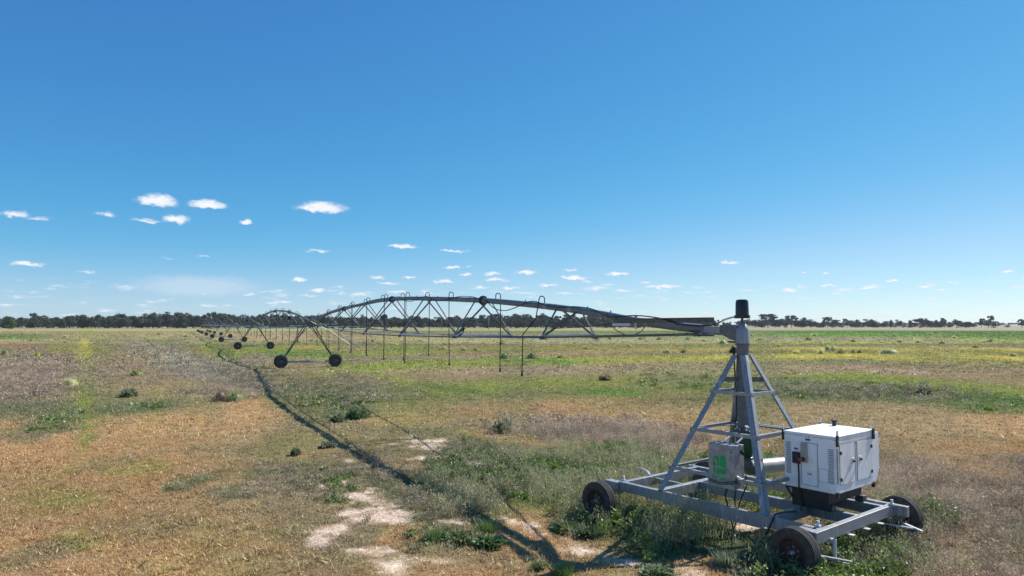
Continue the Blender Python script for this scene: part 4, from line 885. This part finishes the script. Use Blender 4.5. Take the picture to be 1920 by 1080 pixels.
for (a, b, sag) in ((1.005, .985, .03), (.975, .955, .03)):
    g.tube([(x0-.02, y0+.1, a), (x0-.012, y0-.012, a)]+[(x0+(x1-x0)*t, y0-.014, a+(b-a)*t-sag*math.sin(math.pi*t)+.05*t*t) for t in (0, .2, .4, .6, .8, 1)]+[(x1+.02, y0+.03, b+.05), (x1+.02, y0+.14, b+.04)], .008, 6)
g.build('strap_cable', M_DARKST, cab)
MB().box((x1+.001, y0+.13, .98), (x1+.05, y0+.21, 1.06)).cyl((x1, y0+.06, 1.10), (x1+.04, y0+.15, 1.05), .02, n=8).build('latch', M_BRIGHT, cab, .004)
MB().bar((x1+.012, y0+.16, 1.51), (x1+.02, y0+.26, 1.44), .02, .045).build('switch_handle', M_BLACK, cab, .004)
for x in (.10, .34): MB().bar((x, y1-.06, z1+.01), (x+.02, -.48, 1.74), .035, .012).build('mount_bracket', M_BRIGHT, cab)

# generator -------------------------------------------------------------
gen = empty('generator', CC, UA, 'white canopied diesel generator with two side doors sitting on the wheeled frame', 'generator')
gx0, gx1, gy0, gy1, gz0, gz1 = .855, 1.73, -.16, 1.13, .935, 1.835
body = MB().box((gx0, gy0, gz0), (gx1, gy1, gz1-.03)).build('canopy', M_WHITE, gen, .008)
MB().box((gx0-.008, gy0-.008, gz1-.03), (gx1+.008, gy1+.008, gz1)).build('roof', M_WHITE, gen, .01)
MB().box((gx0+.10, gy0+.04, ZT+.012), (gx1-.15, gy0+.07, gz0)).build('fuel_tank_base', M_BLACK, gen, .004)
MB().box((gx0+.12, gy0+.071, ZT+.10), (gx1-.19, gy1-.06, gz0-.001)).build('fuel_tank_base', M_BROWNST, gen, .004)
for y in (gy0+.075, gy1-.16): MB().box((gx1-.26, y, ZT+.006), (gx1-.12, y+.13, ZT+.098)).build('skid_foot', M_DARKST, gen, .004)
MB().bar((gx0+.01, gy0+.02, gz0-.02), (gx0+.12, gy0+.03, gz0-.18), .02, .03).bar((gx0, gy0+.02, gz0-.02), (gx0+.12, gy0+.02, gz0-.015), .02, .025).build('support_bracket', M_BLACK, gen)
GH = gz1-gz0
def LF(f, g_): return (gx0+(gx1-gx0)*f, gz1-GH*g_)       # left (socket) face fractions
def lrect(f0, g0, f1, g1): a, b = LF(f0, g0), LF(f1, g1); return [(a[0], b[1]), (b[0], b[1]), (b[0], a[1]), (a[0], a[1])]
def lface(name, polys, m, th=.004, par=None): return face_mesh(polys, m, name, par or gen, (0, gy0-.001, 0), (1, 0, 0), (0, 0, 1), (0, -1, 0), th)
lface('vent', [lrect(.04, .20+.008*k*4, .135, .20+.008*k*4+.018) for k in range(18)], M_VENT, .003)
lface('vent', [lrect(.86, .23+.008*k*4, .96, .23+.008*k*4+.018) for k in range(19)], M_VENT, .003)
def outline(f0, g0, f1, g1, w=.008):
    h = w*.85/.86
    return [lrect(f0, g0, f1, g0+h), lrect(f0, g1-h, f1, g1), lrect(f0, g0+h, f0+w, g1-h), lrect(f1-w, g0+h, f1, g1-h)]
lface('service_panel', [lrect(.35, .178, .652, .922)], M_WHITE, .004)
lface('panel_gap', outline(.34, .17, .662, .93), M_SEAM, .0015)
lface('cover_plate', [lrect(.68, .60, .85, .82)], M_WHITE, .003); lface('panel_gap', outline(.675, .594, .856, .826, .004), M_SEAM, .001)
lface('panel_gap', [lrect(.0, .055, 1, .060)], M_SEAM, .001)
bx = MB().box((LF(.17, 0)[0], gy0-.03, LF(0, .57)[1]), (LF(.33, 0)[0], gy0-.001, LF(0, .36)[1])).build('inlet_box', M_BLACK, gen, .014)
sk = MB().box((LF(.37, 0)[0], gy0-.07, LF(0, .525)[1]), (LF(.47, 0)[0], gy0-.005, LF(0, .185)[1])).build('socket_box', M_BEIGE, gen, .008)
MB().box((LF(.385, 0)[0], gy0-.085, LF(0, .37)[1]), (LF(.455, 0)[0], gy0-.071, LF(0, .25)[1])).build('socket_cover', M_BEIGE, sk, .005)
MB().cyl((LF(.425, 0)[0], gy0-.088, LF(0, .46)[1]), (LF(.425, 0)[0], gy0-.071, LF(0, .46)[1]), .034, n=18).build('socket_ring', M_RIM, sk)
MB().cyl((LF(.35, 0)[0], gy0-.12, LF(0, .475)[1]), (LF(.42, 0)[0], gy0-.09, LF(0, .46)[1]), .026, n=14).cyl((LF(.42, 0)[0], gy0-.09, LF(0, .46)[1]), (LF(.425, 0)[0], gy0-.074, LF(0, .46)[1]), .018, n=12).build('plug', M_RED, sk)
for (f0, g0, f1, g1) in ((.43, .095, .53, .165), (.20, .285, .285, .345), (.45, .675, .55, .735)):
    lface('sticker', [lrect(f0, g0, f1, g1)], M_STW, .0055); gm = (g0+g1)/2
    lface('sticker_band', [lrect(f0+.004, g0+.003, f1-.004, gm) if f0 != .45 else lrect(f0+.004, gm+.012, f1-.004, g1-.002)], M_STB, .0065)
lface('sticker_mark', [lrect(.455, .112, .51, .124)], M_STR, .0072)
MB().tube([(LF(.30, 0)[0], gy0-.03, LF(0, .57)[1]+.01), (LF(.30, 0)[0], gy0-.025, gz0+.2), (LF(.295, 0)[0], gy0-.02, gz0), (LF(.29, 0)[0]+.01, gy0+.025, gz0-.1), (LF(.30, 0)[0]+.03, gy0+.02, ZT+.05), (LF(.38, 0)[0], gy0-.1, ZT+.02), (1.32, -.5, ZT+.04)], .012, 8).build('power_cable', M_CABLE, gen)
for k in range(5): f = .02+.24*k; MB().cyl((LF(f, 0)[0], gy0-.006, gz1-.055), (LF(f, 0)[0], gy0, gz1-.055), .008, n=8).build('bolt', M_DARKST, gen)
# right face with two doors (normal +x), fraction along y
def RF(f, g_): return (gy0+(gy1-gy0)*f, gz1-GH*g_)
def rrect(f0, g0, f1, g1): a, b = RF(f0, g0), RF(f1, g1); return [(a[0], b[1]), (b[0], b[1]), (b[0], a[1]), (a[0], a[1])]
def rface(name, polys, m, th=.004, par=None): return face_mesh(polys, m, name, par or gen, (gx1+.001, 0, 0), (0, 1, 0), (0, 0, 1), (1, 0, 0), th)
def routline(f0, g0, f1, g1, w=.005):
    h = w*1.3/.86
    return [rrect(f0, g0, f1, g0+h), rrect(f0, g1-h, f1, g1), rrect(f0, g0+h, f0+w, g1-h), rrect(f1-w, g0+h, f1, g1-h)]
for (f0, f1, fh, hin) in ((.085, .455, .41, .10), (.535, .93, .60, .915)):
    d = rface('side_door', [rrect(f0+.006, .165, f1-.006, .855)], M_WHITE, .008)
    rface('panel_gap', routline(f0, .158, f1, .862), M_SEAM, .0018)
    a = RF(fh, .48); MB().box((gx1+.009, a[0]-.03, a[1]-.045), (gx1+.022, a[0]+.03, a[1]+.045)).build('latch_plate', M_BRIGHT, d, .004)
    MB().box((gx1+.022, a[0]-.022, a[1]-.02), (gx1+.05, a[0]+.012, a[1]+.015)).build('handle', M_BLACK, d, .004)
    for g_ in (.30, .76): b = RF(hin, g_); MB().box((gx1+.009, b[0]-.017, b[1]-.027), (gx1+.028, b[0]+.017, b[1]+.027)).build('hinge', M_BLACK, d, .003)
rface('panel_gap', [rrect(.0, .135, 1, .140), rrect(.492, .16, .497, .86)], M_SEAM, .0012)
rface('sticker', [rrect(.475, .17, .515, .19)], M_STB, .003); rface('sticker', [rrect(.022, .09, .055, .17)], M_STW, .002)
g = MB()
for k in range(24): z = gz1-GH*(.20+.026*k); g.cyl((gx1+.012, gy0+.028+R.uniform(-.003, .003), z), (gx1+.012, gy0+.028, z-.022), .012+R.uniform(-.002, .002), .013, 7)
g.build('foam_strip', M_FOAM, gen)
# lifting lugs and corner brackets
def lug(x, y):
    g = MB(); g.box((x-.014, y-.028, gz1-.16), (x+.014, y+.028, gz1+.02)); L1 = g.build('lug_bracket', M_BLACK, gen, .004)
    t = MB(); t.tube([(x, y+.022*math.cos(a), gz1+.055+.035*math.sin(a)) for a in [i*math.pi/6 for i in range(13)]], .008, 6)
    t.cyl((x+.012, y, gz1-.07), (x+.02, y, gz1-.07), .011, n=8); t.build('lifting_ring', M_BRIGHT, L1)
lug(gx1+.018, gy0+.02); lug(gx1+.018, gy1-.03); lug(gx0-.022, gy0+.02); lug(gx0-.022, gy1-.03)
for (x, y) in ((gx1-.005, gy0+.03), (gx1-.005, gy1-.03)): MB().box((x-.02, y-.03, gz0-.06), (x+.022, y+.03, gz0+.03)).build('corner_foot', M_BLACK, gen, .003)
# exhaust stub with rain cap
MB().cyl((1.12, 1.02, gz1), (1.12, 1.02, gz1+.07), .035, n=14).cyl((1.12, 1.02, gz1+.07), (1.12, 1.02, gz1+.095), .055, .05, n=14).build('exhaust', M_BLACK, gen)
# air outlet hood at the far end
P = [(gy1+.001, gz0+.02), (gy1+.12, gz0+.02), (gy1+.24, gz0+.22), (gy1+.24, gz1-.11), (gy1+.23, gz1-.07), (gy1+.001, gz1-.05)]
MB().prism([(p[0], p[1]) for p in P], 0, gx0+.03, gx1-.02).build('outlet_hood', M_WHITE, gen, .006)
MB().prism([(gy1+.241, gz0+.25), (gy1+.252, gz0+.25), (gy1+.252, gz1-.13), (gy1+.241, gz1-.13)], 0, gx0+.06, gx1-.05).build('hood_grille', M_DARKST, gen)

# ------------------------------------------------------------------ drive towers and spans
T = [Vector(p) for p in ((-17.10, 58.36, 0), (-37.3, 100.4, 0), (-57.3, 142.4, 0), (-77.3, 184.4, 0), (-97.4, 226.4, 0), (-117.6, 268.4, 0), (-137.6, 310.5, 0), (-157.4, 352.5, 0))]
def make_tower():
    """x along the span, y to its left, z up; the wheels roll across the span"""
    e = empty('drive_tower', (0, 0, 0)); hb = 2.22
    MB().bar((0, -hb-.25, .50), (0, hb+.25, .50), .15, .15).build('base_beam', M_GALV, e)
    for s in (-1, 1):
        for k in (-1, 1):
            MB().bar((k*.10, s*hb*.97, .56), (k*.75, s*.16, 3.72), .075, .055, (1, 0, 0)).build('leg', M_DARKST, e)
            MB().bar((k*.42, s*1.0, 2.45), (k*2.6, s*.55, 3.28), .04, .04).build('side_brace', M_DARKST, e)
        MB().bar((-.40, s*1.10, 2.1), (.40, s*1.10, 2.1), .05, .05).build('rung', M_DARKST, e)
        w = empty('wheel', (0, s*hb, .55), 0); w.parent = e; w.location = (.0, s*hb, .56)
        Rr, hw = .50, .14
        t = MB().lathe([(.30, -hw*.8), (.40, -hw), (.47, -hw), (Rr, -hw*.6), (Rr+.005, 0), (Rr, hw*.6), (.47, hw), (.40, hw), (.30, hw*.8)], (0, 0, 0), (1, 0, 0), 32, True)
        for k in range(20):
            for sd_ in (-1, 1):
                a = 2*math.pi*(k+.5*(sd_ > 0))/20
                p = Vector((sd_*hw*1.02, math.cos(a)*(Rr-.01), math.sin(a)*(Rr-.01))); a2 = a+.16
                q_ = Vector((sd_*.01, math.cos(a2)*(Rr+.035), math.sin(a2)*(Rr+.035))); t.bar(p, q_, .045, .075, (0, math.cos(a), math.sin(a)))
        t.build('tyre', M_RUBBER, w)
        MB().lathe([(.305, -.11), (.28, -.10), (.26, -.03), (.10, -.02), (.10, .02), (.26, .03), (.28, .10), (.305, .11)], (0, 0, 0), (1, 0, 0), 24, True).build('rim', M_DARKST, w)
        MB().box((-.16, s*hb-.28, .44), (-.07, s*hb+.28, .64)).cyl((-.25, s*hb, .56), (-.05, s*hb, .56), .12, n=14).build('gearbox', M_DARKST, e, .01)
    MB().box((-.12, -.12, .58), (.10, .20, .74)).build('drive_motor', M_BRIGHT, e, .02)
    MB().cyl((-.09, -hb, .50), (-.09, hb, .50), .03, n=8).build('drive_shaft', M_GALV, e)
    MB().bar((-.75, -.16, 3.72), (-.75, .16, 3.72), .06, .06).bar((.75, -.16, 3.72), (.75, .16, 3.72), .06, .06).bar((-.75, 0, 3.76), (.75, 0, 3.76), .14, .06).build('head_frame', M_DARKST, e)
    for (x, y0_, dx, zz) in ((-1.1, -.2, -1.2, 1.75), (1.4, -.2, .6, 1.80)):
        MB().tube([(x, y0_, 3.95), (x+dx*.5, -2.1, 3.05), (x+dx, -3.9, zz)], .022, 6).build('spray_boom', M_BRIGHT, e)
    return e
def place_dir(o, a, b):
    d = (b-a).normalized(); o.rotation_euler = (0, 0, math.atan2(d.y, d.x))
tw0 = make_tower(); TL = ['nearest drive tower, its two lugged tyres standing where the long shadow ends', 'second nearest drive tower, behind and left of the nearest one', 'third drive tower along the pivot, with small black wheels', 'fourth drive tower along the row going away', 'fifth drive tower along the row going away', 'sixth drive tower along the row, tiny and dark', 'seventh drive tower along the row, next to last', 'farthest drive tower at the end of the irrigation row']
pts = [CC]+T
twrs = []
for i in range(8):
    o = tw0 if i == 0 else copy_tree(tw0); o.location = T[i]; place_dir(o, pts[i], pts[min(i+2, 8)] if i < 7 else T[7]+(T[7]-T[6]))
    tag(o, TL[i], 'drive tower', 'drive towers of the centre pivot'); twrs.append(o)

STN = [6.3, 12.2, 18.1, 24.0, 29.9, 35.8, 41.9]; HWD = [.80, 1.05, 1.25, 1.40, 1.30, 1.05, .75]; ZND = [3.27, 3.19, 3.15, 3.15, 3.26, 3.42, 3.58]
def pipe_z1(t): return float(np.interp(t, [0, 1.0, 2.9, 4, 5.1, 7.65, 10.9, 12.2, 15.2, 18.4, 21, 23.5, 26.5, 30, 32.7, 35.4, 38.4, 41.3, 44.4, 47.5, 50.6], [3.5, 3.51, 3.63, 3.76, 3.9, 4.12, 4.34, 4.42, 4.56, 4.69, 4.79, 4.84, 4.86, 4.79, 4.72, 4.64, 4.54, 4.41, 4.22, 4.05, 3.90]))
def make_span(Ls, zf, stn, hwd, znd, drops, t0, detail):
    e = empty('irrigation_span', (0, 0, 0)); rp = .089
    ts = [t0]+[t for t in np.arange(math.ceil(t0+.5), Ls-.5, 1.25)]+[Ls]
    pp = [(t, 0, zf(t)) for t in ts]; MB().tube(pp, rp, 20 if detail else 10).build('pipe', M_PIPE, e)
    pn = 0
    for t in stn[1::1][::2] if detail else stn[1::2]:
        z = zf(t); d = Vector((.2, 0, zf(t+.1)-zf(t-.1))).normalized()
        MB().cyl(Vector((t, 0, z))-d*.03, Vector((t, 0, z))+d*.03, rp+.075, n=16).build('pipe_flange', M_DARKST, e)
    for s in (1, -1):
        g = MB(); q_ = [(max(t0-.2, .7), s*.12, 3.42)]+[(t, s*h, z) for t, h, z in zip(stn, hwd, znd)]+[(Ls-1.6, s*.25, 3.62)]
        for a, b in zip(q_[:-1], q_[1:]): g.cyl(a, b, .023, n=8)
        g.build('truss_rod', M_GALVD, e)
        for t, h, z in zip(stn, hwd, znd):
            for k in (-.52, .52):
                tp = t+k; dz = zf(tp)
                pa, pb = Vector((tp, s*rp*.9, dz-.05)), Vector((t, s*h, z))
                g = MB(); g.bar(pa, pb, .055, .008, (0, 0, 1), 0, .02); g.bar(pa, pb, .008, .05, (0, 0, 1), .024, -.004); g.build('strut', M_GALVD, e)
            MB().box((t-.09, s*h-.035, z-.05), (t+.09, s*h+.035, z+.03)).build('node_plate', M_DARKST, e)
    for t, h, z in zip(stn, hwd, znd):
        MB().bar((t, -h, z+.05), (t, h, z+.05), .065, .05).build('spreader', M_BRIGHT, e)
    for j, (t, side, zb) in enumerate(drops):
        z = zf(t); s = side; g = []
        for a in range(7):
            th = math.pi*a/6; g.append((t, s*(.085-.085*math.cos(th)), z+rp+.10+.085*math.sin(th)))
        path = [(t, 0, z+rp-.02)]+g+[(t, s*.17, z-.3), (t+R.uniform(-.03, .03), s*.17, (z+zb)/2), (t+R.uniform(-.04, .04), s*.17+R.uniform(-.03, .03), zb+.12)]
        if detail and j == 0:
            path = [(t, 0, z+rp-.02)]+g+[(t+.15, s*.2, z-.35), (t+.9, s*.25, 3.30), (t+1.0, s*.2, 3.1), (t+1.05, s*.2, zb+.1)]
        dh = MB().tube(path, .016, 6).build('drop_hose', M_CABLE, e); p = path[-1]
        MB().cyl(p, (p[0], p[1], p[2]-.12), .026, .034, 8).cyl((p[0], p[1], p[2]-.12), (p[0], p[1], p[2]-.16), .045, .02, 8).build('sprinkler', M_DARKST, dh)
    return e
D1 = [(7.68,1,2.15),(11.12,-1,2.10),(15.16,1,2.09),(18.59,-1,2.30),(20.96,1,1.88),(22.38,-1,1.92),(24.84,1,1.86),(26.19,-1,1.93),(28.72,1,1.91),(30.15,-1,1.95),(32.76,1,1.9),(34.1,-1,1.95),(36.74,1,1.9),(38.04,-1,1.95),(40.94,1,1.92),(42.23,-1,1.95),(45.27,1,2.0)]
L1 = (T[0]-CC).length
sp1 = make_span(L1, pipe_z1, STN, HWD, ZND, D1, 1.05, True); sp1.location = CC; place_dir(sp1, CC, T[0])
tag(sp1, 'nearest arched truss span with hanging hoses, joining the cart to the nearest drive tower', 'irrigation span', 'arched spans of the centre pivot')
# dressed cable, tray and sensor on the first span
MB().box((.62, .10, 3.635), (4.0, .11, 3.735)).box((.62, .11, 3.725), (4.0, .21, 3.735)).box((.62, .11, 3.635), (3.9, .13, 3.645)).build('cable_tray', M_GALVD, sp1)
MB().bar((3.2, .215, 3.60), (3.9, .215, 3.60), .02, .05).bar((3.15, .10, 3.64), (3.15, .10, 3.5), .04, .04).build('tray_bracket', M_BRIGHT, sp1)
pc = [(1.6,.16,3.60),(2.1,.14,3.72),(2.5,.12,3.76),(3.0,.12,3.80),(3.4,.13,3.80),(3.9,.13,3.77),(4.3,.12,3.78),(4.7,.09,3.92),(5.2,.05,4.01),(6.0,.04,4.07),(6.6,.12,4.05),(7.3,.13,4.10),(7.7,.12,4.20),(8.1,.10,4.28),(8.5,.12,4.27),(9.2,.14,4.12),(10.0,.15,4.02),(10.8,.15,4.08),(11.6,.13,4.36),(12.1,.05,4.53),(12.4,.10,4.48),(13,.02,4.57),(14.2,.02,4.64),(15.0,.1,4.6),(16.2,.13,4.52),(17.2,.12,4.56),(18.3,.04,4.80),(19.2,.1,4.75),(20.2,.13,4.62),(21.4,.11,4.68),(22.5,.03,4.93),(26,.03,4.96),(29,.03,4.92),(31,.12,4.68),(33,.03,4.82),(38,.03,4.66),(42,.03,4.48),(46,.03,4.22),(50,.03,4.0)]
cs = MB(); fine_ = []
for t in np.arange(1.6, 50, .22): fine_.append((t, float(np.interp(t, [p[0] for p in pc], [p[1] for p in pc])), float(np.interp(t, [p[0] for p in pc], [p[2] for p in pc]))))
sm_ = [fine_[0]]+[tuple((fine_[i-1][k]+2*fine_[i][k]+fine_[i+1][k])/4 for k in range(3)) for i in range(1, len(fine_)-1)]+[fine_[-1]]
cs.tube(sm_, .014, 6).build('span_cable', M_CABLE, sp1)
g = MB(); g.tube([(12.3+.02*math.cos(a)*0, .125*math.cos(a), pipe_z1(12.3)+.125*math.sin(a)) for a in [i*math.pi/8 for i in range(17)]], .014, 6); g.build('cable_wrap', M_CABLE, sp1)
MB().tube([(4.0,.2,3.62),(3.85,.2,3.50),(3.5,.2,3.38),(3.1,.2,3.36),(2.8,.2,3.45),(2.65,.2,3.58)], .009, 6).build('loose_wire', M_CABLE, sp1)
MB().tube([(4.0,.2,3.62),(4.6,.3,3.56),(5.5,.5,3.52),(6.3,.7,3.48)], .009, 6).build('loose_wire', M_CABLE, sp1)
for t in (3.3, 4.3, 5.35, 8.9, 13.4, 17.0, 19.9):
    MB().cyl((t, 0, pipe_z1(t)+.085), (t, 0, pipe_z1(t)+.13), .016, n=8).build('pipe_plug', M_DARKST, sp1)
for k in range(40):                                   # dripped lime marks round the pipe
    pass
# one standard span, copied down the row
L2 = 46.6
def zf2(t): s = t/L2; return 3.92+1.22*4*s*(1-s)
sc = L2/48.2
D2 = [(2.2+.0+k*2.62, 1 if k % 2 else -1, 1.95+.1*((k*7) % 3-1)) for k in range(17)]
sp2 = make_span(L2, zf2, [t*sc for t in STN], HWD, [3.45, 3.28, 3.2, 3.18, 3.22, 3.32, 3.48], D2, 0.0, False)
MB().box((9.6, .15, 4.05), (10.0, .45, 4.42)).build('junction_box', M_BLACK, sp2)
SL = ['second span, arching between the two nearest drive towers', 'third span, between the second and third drive towers', 'fourth span of the row, seen nearly end on', 'fifth span of the row, small against the tree line', 'sixth span of the row, small against the tree line', 'seventh span of the row, tiny in the distance', 'last span of the row, beside the farthest drive tower']
for i in range(7):
    o = sp2 if i == 0 else copy_tree(sp2); o.location = T[i]; place_dir(o, T[i], T[i+1]); tag(o, SL[i], 'irrigation span', 'arched spans of the centre pivot')

# magpie on the truss ----------------------------------------------------
def bird():
    i = 1; d = (T[0]-CC).normalized(); n = Vector((-d.y, d.x, 0)); p = CC+d*11.55+n*1.04+Vector((0, 0, ZND[1]+.03))
    e = empty('magpie', p, math.radians(10), 'black and white magpie perched low on the nearest truss span, above a lower truss joint', 'bird')
    me = bpy.data.meshes.new('body'); path = [((-.17, 0, -.06), .008), ((-.10, 0, .0), .022), ((-.03, 0, .07), .05), ((.03, 0, .14), .056), ((.07, 0, .21), .036), ((.095, 0, .255), .034), ((.125, 0, .262), .014), ((.165, 0, .262), .004)]
    MB().tube([q_[0] for q_ in path], [q_[1] for q_ in path], 10).build('body', M_BLACK, e)
    bpy.data.meshes.remove(me)
    MB().tube([(.045, 0, .225), (.055, 0, .19), (.03, 0, .15)], [.02, .040, .03], 8).build('nape', M_STW, e)
    for s in (-1, 1):
        w_ = MB().add([(.05, s*.05, .18), (-.02, s*.062, .14), (-.13, s*.03, -.01), (-.05, s*.058, .06), (.04, s*.062, .10), (.05, s*.042, .18), (-.02, s*.05, .14), (-.13, s*.02, -.01), (-.05, s*.045, .06), (.04, s*.045, .10)], [(0,1,2,3,4), (9,8,7,6,5), (0,1,6,5), (1,2,7,6), (2,3,8,7), (3,4,9,8), (4,0,5,9)])
        w_.build('wing', M_STW, e); MB().cyl((.0, s*.02, .05), (.01, s*.02, -.01), .005, n=5).build('foot', M_BLACK, e)
bird()

# ------------------------------------------------------------------ the air
def haze():
    m = bpy.data.materials.new('air'); m.use_nodes = True; nt = m.node_tree; nt.nodes.clear()
    o = nt.nodes.new('ShaderNodeOutputMaterial'); v = nt.nodes.new('ShaderNodeVolumePrincipled')
    v.inputs['Color'].default_value = (.80, .88, 1, 1); v.inputs['Density'].default_value = .00007; v.inputs['Anisotropy'].default_value = .2
    nt.links.new(v.outputs[0], o.inputs['Volume'])
    b = MB().box((-6500, -300, -1.5), (6500, 5200, 26)).build('haze', m); tag(b, kind='stuff')
haze()
